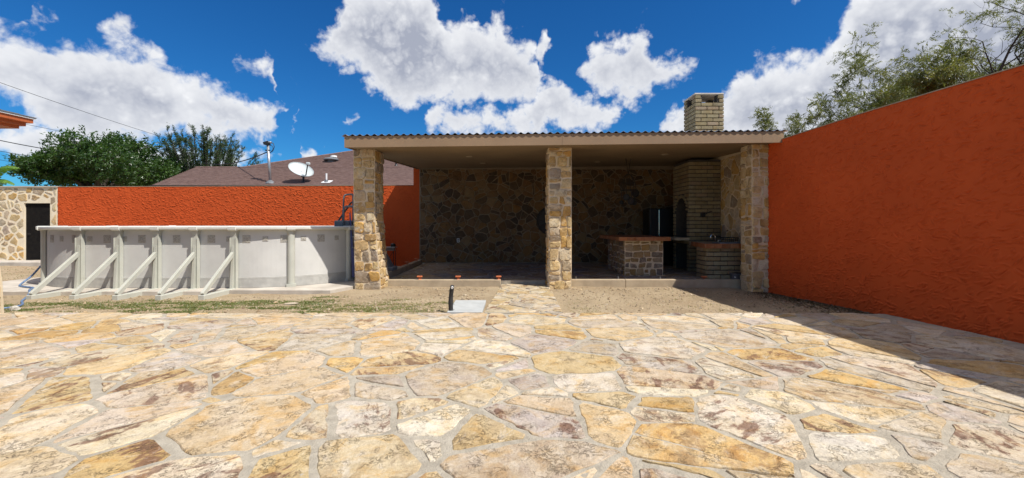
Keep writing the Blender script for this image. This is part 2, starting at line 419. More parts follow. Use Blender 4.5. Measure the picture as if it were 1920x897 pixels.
class MB:
    def __init__(s):
        s.v = []
        s.f = []
        s.t = []          # tint per vertex
        s.ct = (0.5, 0.5, 0.5, 0.5)
    def tint(s, t):
        s.ct = t
        return s
    def add(s, vs, fs):
        o = len(s.v)
        s.v.extend([tuple(q) for q in vs])
        s.t.extend([s.ct] * len(vs))
        s.f.extend([tuple(o + i for i in f) for f in fs])
        return s
    def box(s, a, b):
        x0, y0, z0 = (min(a[i], b[i]) for i in range(3))
        x1, y1, z1 = (max(a[i], b[i]) for i in range(3))
        return s.add([(x0, y0, z0), (x1, y0, z0), (x1, y1, z0), (x0, y1, z0), (x0, y0, z1), (x1, y0, z1), (x1, y1, z1), (x0, y1, z1)],
                     [(0, 3, 2, 1), (4, 5, 6, 7), (0, 1, 5, 4), (1, 2, 6, 5), (2, 3, 7, 6), (3, 0, 4, 7)])
    def bbox(s, a, b, r=0.01):
        """box with chamfered edges"""
        lo = [min(a[i], b[i]) for i in range(3)]
        hi = [max(a[i], b[i]) for i in range(3)]
        r = min(r, *( (hi[i] - lo[i]) * 0.45 for i in range(3)))
        vs = []
        idx = {}
        for sx in (0, 1):
            for sy in (0, 1):
                for sz in (0, 1):
                    c = [hi[0] if sx else lo[0], hi[1] if sy else lo[1], hi[2] if sz else lo[2]]
                    for ax in range(3):
                        p = list(c)
                        for k, sg in enumerate((sx, sy, sz)):
                            if k != ax:
                                p[k] += -r if sg else r
                        idx[(sx, sy, sz, ax)] = len(vs)
                        vs.append(p)
        fs = []
        for ax in range(3):
            o1, o2 = [k for k in range(3) if k != ax]
            for sg in (0, 1):
                q = []
                for (p1, p2) in ((0, 0), (1, 0), (1, 1), (0, 1)):
                    cc = [0, 0, 0]
                    cc[ax] = sg; cc[o1] = p1; cc[o2] = p2
                    q.append(idx[(*cc, ax)])
                flip = (sg == 0) ^ (ax == 1)
                fs.append(tuple(reversed(q)) if flip else tuple(q))
        for ax in range(3):
            o1, o2 = [k for k in range(3) if k != ax]
            for p1 in (0, 1):
                for p2 in (0, 1):
                    c0 = [0, 0, 0]; c1 = [0, 0, 0]
                    c0[o1] = c1[o1] = p1; c0[o2] = c1[o2] = p2; c1[ax] = 1
                    fs.append((idx[(*c0, o1)], idx[(*c1, o1)], idx[(*c1, o2)], idx[(*c0, o2)]))
        for sx in (0, 1):
            for sy in (0, 1):
                for sz in (0, 1):
                    fs.append(tuple(idx[(sx, sy, sz, k)] for k in range(3)))
        return s.add(vs, fs)
    def tube(s, pts, r, n=8, cap=True):
        pts = [Vector(p) for p in pts]
        rs = r if hasattr(r, '__len__') else [r] * len(pts)
        up = None
        vs = []
        for i, p in enumerate(pts):
            d = (pts[min(i + 1, len(pts) - 1)] - pts[max(i - 1, 0)])
            d = d.normalized() if d.length > 1e-9 else Vector((0, 0, 1))
            if up is None:
                up = d.orthogonal().normalized()
            else:
                up = (up - d * up.dot(d))
                up = up.normalized() if up.length > 1e-6 else d.orthogonal().normalized()
            w = d.cross(up)
            for k in range(n):
                a = 2 * math.pi * k / n
                vs.append(p + up * (math.cos(a) * rs[i]) + w * (math.sin(a) * rs[i]))
        fs = []
        for i in range(len(pts) - 1):
            for k in range(n):
                k2 = (k + 1) % n
                fs.append((i * n + k, i * n + k2, (i + 1) * n + k2, (i + 1) * n + k))
        if cap:
            fs.append(tuple(range(n - 1, -1, -1)))
            fs.append(tuple((len(pts) - 1) * n + k for k in range(n)))
        return s.add(vs, fs)
    def beam(s, p, q, w, h, up=(0, 0, 1)):
        """rectangular bar between two points"""
        p = Vector(p); q = Vector(q)
        d = (q - p).normalized()
        side = d.cross(Vector(up)).normalized()
        u = side.cross(d)
        vs = []
        for c in (p, q):
            for (a, b_) in ((-1, -1), (1, -1), (1, 1), (-1, 1)):
                vs.append(c + side * (a * w / 2) + u * (b_ * h / 2))
        return s.add(vs, [(3, 2, 1, 0), (4, 5, 6, 7), (0, 1, 5, 4), (1, 2, 6, 5), (2, 3, 7, 6), (3, 0, 4, 7)])
    def prism(s, poly, z0, z1):
        n = len(poly)
        vs = [(p[0], p[1], z0) for p in poly] + [(p[0], p[1], z1) for p in poly]
        fs = [tuple(range(n - 1, -1, -1)), tuple(range(n, 2 * n))]
        fs += [(i, (i + 1) % n, n + (i + 1) % n, n + i) for i in range(n)]
        return s.add(vs, fs)
    def lathe(s, c, prof, n=20):
        """prof: (radius, z) from the bottom up"""
        vs = []
        for (r, z) in prof:
            for k in range(n):
                a = 2 * math.pi * k / n
                vs.append((c[0] + r * math.cos(a), c[1] + r * math.sin(a), c[2] + z))
        fs = []
        for i in range(len(prof) - 1):
            for k in range(n):
                k2 = (k + 1) % n
                fs.append((i * n + k, i * n + k2, (i + 1) * n + k2, (i + 1) * n + k))
        fs.append(tuple(range(n - 1, -1, -1)))
        fs.append(tuple((len(prof) - 1) * n + k for k in range(n)))
        return s.add(vs, fs)
    def build(s, name, mat, parent=None, smooth=False, origin=None):
        me = bpy.data.meshes.new(name)
        V = np.array(s.v, dtype=np.float64)
        if origin is None:
            lo, hi = V.min(0), V.max(0)
            origin = ((lo[0] + hi[0]) / 2, (lo[1] + hi[1]) / 2, lo[2])
        V = V - np.array(origin)
        me.from_pydata(V.tolist(), [], s.f)
        at = me.attributes.new('tint', 'FLOAT_COLOR', 'POINT')
        at.data.foreach_set('color', np.array(s.t, dtype=np.float32).ravel())
        me.materials.append(M[mat] if isinstance(mat, str) else mat)
        if smooth:
            me.polygons.foreach_set('use_smooth', [True] * len(me.polygons))
        o = bpy.data.objects.new(name, me)
        return place(o, parent, Vector(origin))

def np_mesh(name, V, Fq, mat, parent=None, smooth=True, tint=None, origin=(0, 0, 0)):
    """fast mesh from arrays: V (n,3), Fq (m,k)"""
    me = bpy.data.meshes.new(name)
    V = np.asarray(V, dtype=np.float32) - np.array(origin, dtype=np.float32)
    Fq = np.asarray(Fq, dtype=np.int32)
    k = Fq.shape[1]
    me.vertices.add(len(V))
    me.vertices.foreach_set('co', V.ravel())
    me.loops.add(Fq.size)
    me.loops.foreach_set('vertex_index', Fq.ravel())
    me.polygons.add(len(Fq))
    me.polygons.foreach_set('loop_start', np.arange(0, Fq.size, k, dtype=np.int32))
    me.polygons.foreach_set('use_smooth', np.full(len(Fq), smooth, dtype=bool))
    if tint is not None:
        at = me.attributes.new('tint', 'FLOAT_COLOR', 'POINT')
        at.data.foreach_set('color', np.asarray(tint, dtype=np.float32).ravel())
    me.materials.append(M[mat] if isinstance(mat, str) else mat)
    me.update(calc_edges=True)
    me.validate()
    o = bpy.data.objects.new(name, me)
    return place(o, parent, Vector(origin))

# ---- planar pieces: cells of a weighted Voronoi diagram, split, gapped and roughened
def clip(poly, n, c):
    """keep the side where n.p <= c"""
    out = []
    L = len(poly)
    for i in range(L):
        p, q = poly[i], poly[(i + 1) % L]
        dp = n[0] * p[0] + n[1] * p[1] - c
        dq = n[0] * q[0] + n[1] * q[1] - c
        if dp <= 0:
            out.append(p)
        if (dp < 0 < dq) or (dq < 0 < dp):
            t = dp / (dp - dq)
            out.append((p[0] + t * (q[0] - p[0]), p[1] + t * (q[1] - p[1])))
    return out

def area(poly):
    return 0.5 * sum(poly[i][0] * poly[(i + 1) % len(poly)][1] - poly[(i + 1) % len(poly)][0] * poly[i][1] for i in range(len(poly)))

def cent(poly):
    return (sum(p[0] for p in poly) / len(poly), sum(p[1] for p in poly) / len(poly))

def cells(region, step, r, gap, jit=0.42, wvar=0.25, aspect=1.0, split=0.3, ok=None, gvar=(0.7, 1.5)):
    """region: convex polygon; returns gapped convex cells"""
    x0 = min(p[0] for p in region); x1 = max(p[0] for p in region)
    y0 = min(p[1] for p in region); y1 = max(p[1] for p in region)
    sx, sy = step * aspect, step / aspect
    seeds = []
    j = 0
    y = y0 - sy
    while y < y1 + sy:
        x = x0 - sx + (0.5 * sx if j % 2 else 0)
        while x < x1 + sx:
            seeds.append((x + r.uniform(-jit, jit) * sx, y + r.uniform(-jit, jit) * sy, (r.uniform(-wvar, wvar) * step) * step))
            x += sx
        y += sy
        j += 1
    S = np.array(seeds)
    res = []
    for i, (x, y, w) in enumerate(seeds):
        d2 = (S[:, 0] - x) ** 2 + (S[:, 1] - y) ** 2
        near = np.argsort(d2)[1:22]
        poly = list(region)
        for k in near:
            nx, ny = S[k, 0] - x, S[k, 1] - y
            L = math.hypot(nx, ny)
            if L < 1e-6:
                continue
            nx /= L; ny /= L
            cc = (S[k, 0] ** 2 + S[k, 1] ** 2 - x * x - y * y - S[k, 2] + w) / (2 * L)
            poly = clip(poly, (nx, ny), cc)
            if len(poly) < 3:
                break
        if len(poly) < 3:
            continue
        todo = [poly]
        if r.random() < split:
            a = r.uniform(0, math.pi)
            n = (math.cos(a), math.sin(a))
            c = cent(poly)
            cc = n[0] * c[0] + n[1] * c[1] + r.uniform(-0.2, 0.2) * step
            todo = [clip(poly, n, cc), clip(poly, (-n[0], -n[1]), -cc)]
        for p in todo:
            q = inset(p, gap * r.uniform(*gvar) / 2)
            if q and area(q) > 0.012 * step * step + 0.0006 and (ok is None or ok(cent(q))):
                res.append(q)
    return res

def inset(poly, g):
    if len(poly) < 3:
        return None
    if area(poly) < 0:
        poly = poly[::-1]
    out = list(poly)
    for i in range(len(poly)):
        p, q = poly[i], poly[(i + 1) % len(poly)]
        ex, ey = q[0] - p[0], q[1] - p[1]
        L = math.hypot(ex, ey)
        if L < 1e-6:
            continue
        n = (ey / L, -ex / L)
        out = clip(out, n, n[0] * p[0] + n[1] * p[1] - g)
        if len(out) < 3:
            return None
    return out

def roughen(poly, r, seg, amp, cut=0.12):
    """break straight edges and knock the corners off"""
    pts = []
    L = len(poly)
    for i in range(L):
        p, q = poly[i], poly[(i + 1) % L]
        ex, ey = q[0] - p[0], q[1] - p[1]
        l = math.hypot(ex, ey)
        if l < 1e-5:
            continue
        nx, ny = -ey / l, ex / l
        k = max(1, min(8, int(l / seg)))
        c = min(cut, 0.35)
        bow = r.uniform(-0.6, 1.0) * amp
        ts = [c] + [c + (1 - 2 * c) * (j + r.uniform(-.25, .25)) / k for j in range(1, k)] + [1 - c]
        for t in ts:
            a = bow * 4 * t * (1 - t) + r.uniform(-1, 1) * amp * 0.55
            pts.append((p[0] + ex * t + nx * a, p[1] + ey * t + ny * a))
    return pts

def add_stone(mb, poly, o, u, v, n, depth, r, bev=0.008, lump=0.004, back=-0.02, tint=(0.5, 0.4, 0.3, 0.5), warp=None):
    """a slab piece standing proud by depth on the plane o + a*u + b*v"""
    o = Vector(o); u = Vector(u); v = Vector(v); n = Vector(n)
    k = len(poly)
    c = cent(poly)
    tl = (r.uniform(-1, 1) * lump * 2, r.uniform(-1, 1) * lump * 2)
    ext = max(max(abs(p[0] - c[0]), abs(p[1] - c[1])) for p in poly) + 1e-6
    vs = []
    def P(a, b_, h):
        if warp:
            a, b_ = warp(a, b_)
        return o + u * a + v * b_ + n * h
    top = []
    for p in poly:
        dx, dy = c[0] - p[0], c[1] - p[1]
        l = math.hypot(dx, dy) + 1e-9
        bb = min(bev, l * 0.3)
        hh = depth + r.uniform(-1, 1) * lump + tl[0] * (p[0] - c[0]) / ext + tl[1] * (p[1] - c[1]) / ext
        vs.append(P(p[0], p[1], back))
        vs.append(P(p[0] + dx / l * bb * 0.25, p[1] + dy / l * bb * 0.25, max(hh - bev * 0.8, depth * 0.3)))
        top.append(P(p[0] + dx / l * bb, p[1] + dy / l * bb, hh))
    base = len(vs)
    vs += top
    vs.append(P(c[0], c[1], depth + r.uniform(0.2, 1) * lump))
    fs = []
    for i in range(k):
        j = (i + 1) % k
        fs.append((2 * i, 2 * j, 2 * j + 1, 2 * i + 1))
        fs.append((2 * i + 1, 2 * j + 1, base + j, base + i))
        fs.append((base + i, base + j, base + k))
    mb.tint(tint).add(vs, fs)

FLAG_TINTS = [((0.62, 0.51, 0.355), 6), ((0.61, 0.48, 0.285), 5), ((0.67, 0.585, 0.445), 5), ((0.59, 0.505, 0.395), 3), ((0.54, 0.475, 0.405), 2),
              ((0.60, 0.43, 0.205), 2), ((0.68, 0.62, 0.51), 3), ((0.54, 0.48, 0.43), 2)]
WALL_TINTS = [((0.70, 0.52, 0.27), 5), ((0.62, 0.43, 0.19), 4), ((0.76, 0.61, 0.36), 5), ((0.68, 0.56, 0.40), 3), ((0.42, 0.35, 0.27), 2), ((0.70, 0.45, 0.155), 3),
              ((0.76, 0.66, 0.48), 3)]
SHADE_TINTS = [((0.25, 0.155, 0.075), 5), ((0.19, 0.11, 0.048), 4), ((0.30, 0.205, 0.105), 3), ((0.09, 0.065, 0.045), 3), ((0.13, 0.092, 0.057), 3), ((0.27, 0.155, 0.055), 2)]  # rear wall tints with the roof's shade worked into the colour
PALE_TINTS = [((0.74, 0.58, 0.34), 5), ((0.70, 0.48, 0.20), 4), ((0.74, 0.65, 0.46), 4), ((0.55, 0.47, 0.37), 2), ((0.64, 0.53, 0.38), 2)]
BRICK_TINTS = [((0.34, 0.29, 0.18), 5), ((0.38, 0.33, 0.21), 3), ((0.29, 0.25, 0.16), 3), ((0.36, 0.28, 0.20), 1)]
TILE_TINTS = [((0.42, 0.18, 0.085), 4), ((0.36, 0.15, 0.07), 3), ((0.47, 0.23, 0.12), 2)]
def pick(tints, r, var=0.08):
    tot = sum(w for _, w in tints)
    q = r.uniform(0, tot)
    for c, w in tints:
        q -= w
        if q <= 0:
            break
    k = r.uniform(1 - var, 1 + var) * (1.06 if tints is FLAG_TINTS else 1.0)
    return (c[0] * k, c[1] * k * r.uniform(.985, 1.015), c[2] * k * r.uniform(.96, 1.04), r.random())

def stone_objects(polys, parent, o, u, v, n, depth, r, mat, tints, seg=0.1, amp=0.012, bev=0.008, lump=0.004, back=-0.02, name='stone', warp=None, cut=0.12, dvar=0.35):
    for p in polys:
        q = roughen(p, r, seg, amp, cut)
        if len(q) < 3 or area(q) <= 0:
            continue
        mb = MB()
        add_stone(mb, q, o, u, v, n, depth * r.uniform(1 - dvar, 1 + dvar), r, bev, lump, back, pick(tints, r), warp)
        mb.build(name, mat, parent)

def rubble(w, h, r, row=(0.14, 0.28), col=(0.12, 0.34), gap=0.022, y0=0.0, sub=0.3):
    """roughly coursed rubble: rows of uneven blocks, some blocks split"""
    out = []
    y = y0
    while y < h - 0.04:
        rh = r.uniform(*row)
        if h - (y + rh) < row[0] * 0.6:
            rh = h - y
        x = 0.0
        while x < w - 0.02:
            cw = r.uniform(*col)
            if w - (x + cw) < col[0] * 0.6:
                cw = w - x
            j = lambda: r.uniform(-0.025, 0.025)
            q = [(x + j() * (x > 0), y + j()), (x + cw + j() * (x + cw < w - .01), y + j()), (x + cw + j() * (x + cw < w - .01), y + rh + j()), (x + j() * (x > 0), y + rh + j())]
            parts = [q]
            if r.random() < sub and rh > 0.18:
                cy = y + rh * r.uniform(0.35, 0.65)
                a = r.uniform(-0.15, 0.15)
                nn = (-math.sin(a), math.cos(a))
                c = nn[0] * (x + cw / 2) + nn[1] * cy
                parts = [clip(q, nn, c), clip(q, (-nn[0], -nn[1]), -c)]
            for p in parts:
                p = inset(p, gap * r.uniform(.7, 1.4) / 2)
                if p and area(p) > 0.002:
                    out.append(p)
            x += cw
        y += rh
    return out

# ---- skip-trowel stucco relief as real geometry
def stucco_height(nu, nz, res, dens_, r, amp, ln=(0.08, 0.26), wd=(0.008, 0.018), ang=(-0.9, 0.9), groove=0.45):
    H = np.zeros((nz, nu), dtype=np.float32)
    area_ = nu * nz * res * res
    for _ in range(int(area_ * dens_)):
        cu, cz_ = r.uniform(0, nu * res), r.uniform(0, nz * res)
        a = r.uniform(*ang) if r.random() < .75 else r.uniform(0, math.pi)
        L = r.uniform(*ln) / 2
        w = r.uniform(*wd)
        k = r.uniform(-3.5, 3.5)
        R_ = L + 3 * w
        i0, i1 = int((cu - R_) / res), int((cu + R_) / res) + 2
        j0, j1 = int((cz_ - R_) / res), int((cz_ + R_) / res) + 2
        i0, i1, j0, j1 = max(i0, 0), min(i1, nu), max(j0, 0), min(j1, nz)
        if i1 - i0 < 2 or j1 - j0 < 2:
            continue
        uu, zz = np.meshgrid(np.arange(i0, i1) * res - cu, np.arange(j0, j1) * res - cz_)
        s = uu * math.cos(a) + zz * math.sin(a)
        t = -uu * math.sin(a) + zz * math.cos(a) + k * s * s
        al = np.clip(1 - (s / L) ** 2, 0, 1)
        # a smear: gentle ramp on one side, sharp lip on the other
        pr = np.where(t < 0, np.clip(1 + t / (2.6 * w), 0, 1), np.clip(1 - t / (0.8 * w), 0, 1))
        h = al * pr * amp * r.uniform(0.5, 1.1)
        H[j0:j1, i0:i1] = np.maximum(H[j0:j1, i0:i1] * (1 - 0.5 * (al * (pr > 0))), h)
        gr = al * np.clip(1 - np.abs(t - 1.5 * w) / (0.9 * w), 0, 1)          # the trowel's drag line beside the lip
        H[j0:j1, i0:i1] -= (gr * amp * groove).astype(np.float32)
    return H

def stucco_wall(name, pts, tops, z0, res, parent, r, amp=0.012, dens_=70, mat='orange', **kw):
    """wall face along a ground polyline (its left-hand side is the face), relief in real geometry; tops = height at each point"""
    segs = [(Vector(pts[i]), Vector(pts[i + 1])) for i in range(len(pts) - 1)]
    Ls = [(b - a).length for a, b in segs]
    tot = sum(Ls)
    nu = int(tot / res) + 1
    nz = int((max(tops) - z0) / res) + 1
    H = stucco_height(nu, nz, res, dens_, r, amp, **kw)
    H = np.clip(H, -0.03, 0.05)
    s = np.linspace(0, tot, nu)
    cum = np.concatenate([[0], np.cumsum(Ls)])
    X = np.interp(s, cum, [p[0] for p in pts]); Y = np.interp(s, cum, [p[1] for p in pts])
    TZ = np.interp(s, cum, tops)
    tx = np.gradient(X); ty = np.gradient(Y)
    l = np.hypot(tx, ty); tx /= l; ty /= l
    nx, ny = -ty, tx
    k = np.linspace(0, 1, nz)[:, None]
    Z = z0 + k * (TZ - z0)[None, :]
    V = np.stack([X[None, :] + nx[None, :] * H, Y[None, :] + ny[None, :] * H, Z], axis=-1).reshape(-1, 3)
    ii, jj = np.meshgrid(np.arange(nu - 1), np.arange(nz - 1))
    a = (jj * nu + ii).ravel()
    Q = np.stack([a + 1, a, a + nu, a + nu + 1], axis=1)
    return np_mesh(name, V, Q, mat, parent, True, origin=(float(X.mean()), float(Y.mean()), z0))

# ================================================================== THE SETTING
# ---- ground: one sheet to the horizon, fine and uneven near the yard
def ground_z(x, y):
    z = -0.040 + 0.009 * np.sin(1.7 * x + 0.6) * np.sin(1.3 * y + 1.1) + 0.006 * np.sin(4.1 * x + 1.9 * y) + 0.004 * np.sin(9.3 * x - 7.1 * y)
    dip = np.clip((x - 2.2) / 3.2, 0, 1) * np.clip((y - 6.6) / 2.2, 0, 1)
    z = z - 0.045 * dip
    return z
xs = np.concatenate([[-700, -300, -120, -60, -30], np.arange(-20, 8, 0.11), [12, 30, 60, 120, 300, 700]])
ys = np.concatenate([[-300, -60, -15, 0, 3, 5.5], np.arange(6.4, 16.2, 0.11), [20, 30, 60, 120, 300, 800]])
gx, gy = np.meshgrid(xs, ys)
gz = ground_z(gx, gy) + np.where((gy > 6.5) & (gy < 16) & (gx > -19) & (gx < 7.9), nrng.normal(0, 0.003, gx.shape), 0)
gz = np.where((gy < 6.55), -0.09, gz)
nu = len(xs)
ii, jj = np.meshgrid(np.arange(nu - 1), np.arange(len(ys) - 1))
a = (jj * nu + ii).ravel()
g = np_mesh('ground', np.stack([gx, gy, gz], -1).reshape(-1, 3), np.stack([a, a + 1, a + nu + 1, a + nu], 1), 'dirt')
tag(g, 'pale sandy bare dirt between the stone patio and the pavilion', 'ground', kind='structure')

# ---- stone patio
patio = MB().box((-12.5, -7.0, -0.13), (6.32, 6.74, -0.020)).build('patio', 'mortar_flag')
mx = np.arange(-9.6, 6.31, 0.055); my = np.concatenate([np.arange(1.3, 6.72, 0.055), [6.735]])
bx_, by_ = np.meshgrid(mx, my)
bz_ = -0.0125 + 0.0030 * np.sin(5.1 * bx_ + 2 * np.sin(2.3 * by_)) * np.sin(4.3 * by_ + 1.5 * np.sin(3.1 * bx_)) + nrng.normal(0, 0.0017, bx_.shape)
ii, jj = np.meshgrid(np.arange(len(mx) - 1), np.arange(len(my) - 1))
a = (jj * len(mx) + ii).ravel()
np_mesh('mortar_bed', np.stack([bx_, by_, bz_], -1).reshape(-1, 3), np.stack([a, a + 1, a + len(mx) + 1, a + len(mx)], 1), 'mortar_flag', patio)
tag(patio, 'irregular yellow and cream flagstone patio with grey mortar joints', 'patio', kind='structure')
rp = random.Random(21)
region = [(-9.4, 1.5), (6.9, 1.5), (6.9, 6.80), (-9.4, 6.80)]
def wall_x(y):
    return float(np.interp(y, [-6, 2, 5.05, 7.0, 9.3], [6.2, 6.15, 6.05, 5.85, 5.58]))
polys = cells(region, 0.50, rp, 0.031, jit=0.49, wvar=0.7, aspect=1.2, split=0.60, gvar=(0.35, 2.1),
              ok=lambda c: abs(c[0]) < 1.2 * c[1] + 1.3 and c[0] < wall_x(c[1]) - 0.1)
# cut what would run into the wall
fixed = []
for p in polys:
    q = p
    for (y0_, y1_) in ((1.5, 5.05), (5.05, 7.0)):
        xa, xb = wall_x(y0_), wall_x(y1_)
        e = Vector((xb - xa, y1_ - y0_)).normalized()
        n = (e.y, -e.x)
        q = clip(q, n, n[0] * xa + n[1] * y0_ - 0.015)
        if len(q) < 3:
            break
    if len(q) >= 3 and area(q) > 0.006:
        fixed.append(q)
polys = fixed
def seen(p):
    c = cent(p)
    inview = abs(c[0]) < 1.22 * c[1] and c[1] > 2.25
    return area(p) / c[1] ** 3 * (1 if inview else 0.001)
polys.sort(key=seen, reverse=True)
rest = MB()
for k, p in enumerate(polys):
    q = roughen(p, rp, 0.085, 0.017, 0.10)
    if len(q) < 3 or area(q) <= 0:
        continue
    t = pick(FLAG_TINTS, rp, 0.10)
    mb = MB() if k < 300 else rest
    add_stone(mb, q, (0, 0, -0.016), (1, 0, 0), (0, 1, 0), (0, 0, 1), rp.uniform(0.008, 0.015), rp, 0.008, 0.0015, -0.02, t)
    if k < 300:
        mb.build('flagstone', 'flag', patio)
if rest.v:
    tag(rest.build('flagstones', 'flag', patio), kind='stuff')

# ---- flagstone path from the patio to the pavilion
def path_x(y):
    t = (y - 6.7) / 3.3
    return (-0.46 + 0.21 * t, 0.82 + 0.04 * t)
path = MB().prism([(path_x(6.745)[0] + .02, 6.745), (path_x(6.745)[1] - .02, 6.745), (path_x(10.0)[1] - .02, 9.985), (path_x(10.0)[0] + .02, 9.985)], -0.12, -0.002).build('path', 'mortar_flag')
tag(path, 'short flagstone path leading from the patio up to the pavilion floor', 'path', kind='structure')
rq = random.Random(5)
pp = cells([(path_x(6.76)[0], 6.77), (path_x(6.76)[1], 6.77), (path_x(9.98)[1], 9.98), (path_x(9.98)[0], 9.98)], 0.36, rq, 0.022, aspect=1.25, split=0.4)
stone_objects(pp, path, (0, 0, -0.002), (1, 0, 0), (0, 1, 0), (0, 0, 1), 0.010, rq, 'flag', [((0.62, 0.54, 0.40), 4), ((0.66, 0.59, 0.46), 4), ((0.60, 0.49, 0.31), 3), ((0.55, 0.49, 0.41), 2)], 0.09, 0.014, 0.008, 0.002, -0.03, 'flagstone')

# ---- pavilion floor
FZ = 0.085
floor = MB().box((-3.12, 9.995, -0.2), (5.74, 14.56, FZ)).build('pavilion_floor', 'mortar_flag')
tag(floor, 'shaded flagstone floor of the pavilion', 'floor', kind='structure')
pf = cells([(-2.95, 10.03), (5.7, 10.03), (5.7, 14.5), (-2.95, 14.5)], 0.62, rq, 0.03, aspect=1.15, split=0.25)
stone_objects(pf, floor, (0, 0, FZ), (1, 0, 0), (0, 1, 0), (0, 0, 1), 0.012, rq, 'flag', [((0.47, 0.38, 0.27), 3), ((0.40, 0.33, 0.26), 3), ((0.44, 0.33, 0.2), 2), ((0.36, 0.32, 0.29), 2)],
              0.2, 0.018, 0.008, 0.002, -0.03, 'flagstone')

# ================================================================== WALLS
rs = random.Random(3)
# right stucco wall
rw_pts = [(6.2, -6.0), (6.15, 2.0), (6.06, 4.4), (6.05, 5.05), (5.85, 7.0), (5.58, 9.3), (5.76, 9.75)]
rw_top = [3.34, 3.33, 3.29, 3.28, 3.25, 3.155, 3.12]
rwall = thing('stucco_wall', (6.2, 5, -0.1), 'tall shaded orange stucco wall running beside the patio', 'wall')
stucco_wall('stucco_face', rw_pts[2:6], rw_top[2:6], -0.12, 0.0085, rwall, rs, 0.021, 190, ln=(0.05, 0.18), wd=(0.008, 0.014), ang=(-1.0, 0.25), groove=0.9)
stucco_wall('stucco_face', rw_pts[:3], rw_top[:3], -0.12, 0.035, rwall, rs, 0.010, 40)
mb = MB()
for i in range(len(rw_pts) - 2):
    (xa, ya), (xb, yb) = rw_pts[i], rw_pts[i + 1]
    za, zb = rw_top[i], rw_top[i + 1]
    t = 0.24
    mb.add([(xa + .034, ya, -.12), (xb + .034, yb, -.12), (xb + t, yb, -.12), (xa + t, ya, -.12), (xa + .034, ya, za), (xb + .034, yb, zb), (xb + t, yb, zb), (xa + t, ya, za)],
           [(0, 3, 2, 1), (4, 5, 6, 7), (1, 2, 6, 5), (2, 3, 7, 6), (3, 0, 4, 7)])
mb.box((5.605, 9.302, -.12), (6.05, 9.758, 3.18))
mb.build('wall_core', 'orange', rwall)
mb = MB()
for i in range(len(rw_pts) - 2):
    (xa, ya), (xb, yb) = rw_pts[i], rw_pts[i + 1]
    za, zb = rw_top[i] + .003, rw_top[i + 1] + .003
    mb.add([(xa - .012, ya, za), (xb - .012, yb, zb), (xb + .25, yb, zb), (xa + .25, ya, za), (xa - .012, ya, za + .012), (xb - .012, yb, zb + .012), (xb + .25, yb, zb + .012), (xa + .25, ya, za + .012)],
           [(0, 3, 2, 1), (4, 5, 6, 7), (0, 1, 5, 4), (1, 2, 6, 5), (2, 3, 7, 6), (3, 0, 4, 7)])
mb.build('wall_cap', 'curb', rwall)

# long sunlit stucco fence behind the pool
fence = thing('stucco_wall', (-10, 15.05, -0.05), 'long sunlit orange stucco wall behind the swimming pool', 'wall')
stucco_wall('stucco_face', [(-3.37, 14.62), (-16.5, 15.5)], [2.735, 2.755], -0.06, 0.0125, fence, rs, 0.017, 170, ln=(0.07, 0.20), wd=(0.008, 0.014), groove=0.7)
MB().add([(-3.37, 14.655, -.06), (-16.5, 15.535, -.06), (-16.5, 15.74, -.06), (-3.37, 14.86, -.06), (-3.37, 14.655, 2.732), (-16.5, 15.535, 2.752), (-16.5, 15.74, 2.752), (-3.37, 14.86, 2.732)],
         [(0, 1, 2, 3), (7, 6, 5, 4), (3, 2, 6, 7), (0, 3, 7, 4), (1, 5, 6, 2)]).build('wall_core', 'orange', fence)
MB().add([(-3.37, 14.61, 2.737), (-16.5, 15.49, 2.757), (-16.5, 15.75, 2.757), (-3.37, 14.87, 2.737), (-3.37, 14.61, 2.752), (-16.5, 15.49, 2.772), (-16.5, 15.75, 2.772), (-3.37, 14.87, 2.752)],
         [(0, 1, 2, 3), (7, 6, 5, 4), (3, 2, 6, 7), (4, 5, 1, 0), (0, 3, 7, 4), (1, 5, 6, 2)]).build('wall_cap', 'curb', fence)
stucco_wall('stucco_pier', [(-3.165, 14.60), (-3.372, 14.60)], [3.34, 3.34], -0.06, 0.021, fence, rs, 0.014, 55)
MB().box((-3.165, 14.635, -.06), (-3.372, 14.87, 3.335)).build('pier_core', 'orange', fence)

# pale stone wall with the black door
swall = thing('stone_wall', (-18.5, 15.6, -0.05), 'pale sunlit rubble stone wall with a black door at the end of the orange wall', 'wall')
SX0, SX1, SY = -21.0, -16.52, 15.5
DX0, DX1, DZ1 = -17.73, -16.78, 2.17
mb = MB().box((SX0, SY, -.06), (DX0, SY + .3, 2.74)).box((DX1, SY, -.06), (SX1, SY + .3, 2.74)).box((DX0, SY, DZ1), (DX1, SY + .3, 2.74))
mb.build('wall_core', 'mortar_pale', swall)
r1 = random.Random(31)
okd = lambda c: not (DX0 - SX0 - .02 < c[0] < DX1 - SX0 + .02 and c[1] < DZ1)
def cutdoor(ps):
    o = []
    for p in ps:
        if min(q[1] for q in p) < DZ1 - .01:
            c = cent(p)
            if c[0] < (DX0 + DX1) / 2 - SX0:
                p = clip(p, (1, 0), DX0 - SX0 - .01)
            else:
                p = clip(p, (-1, 0), -(DX1 - SX0 + .01))
        if len(p) >= 3 and area(p) > .003:
            o.append(p)
    return o
ps = cutdoor(cells([(0.02, 0.08), (SX1 - SX0 - .01, 0.08), (SX1 - SX0 - .01, 2.76), (0.02, 2.76)], 0.265, r1, 0.055, jit=.45, aspect=1.12, split=.15, ok=okd))
stone_objects(ps, swall, (SX0, SY, -.02), (1, 0, 0), (0, 0, 1), (0, -1, 0), 0.012, r1, 'wallstone', PALE_TINTS, 0.08, 0.016, 0.010, 0.004)
MB().box((SX0, SY - .05, 2.745), (SX1 + .02, SY + .33, 2.785)).build('wall_cap', 'concrete', swall)
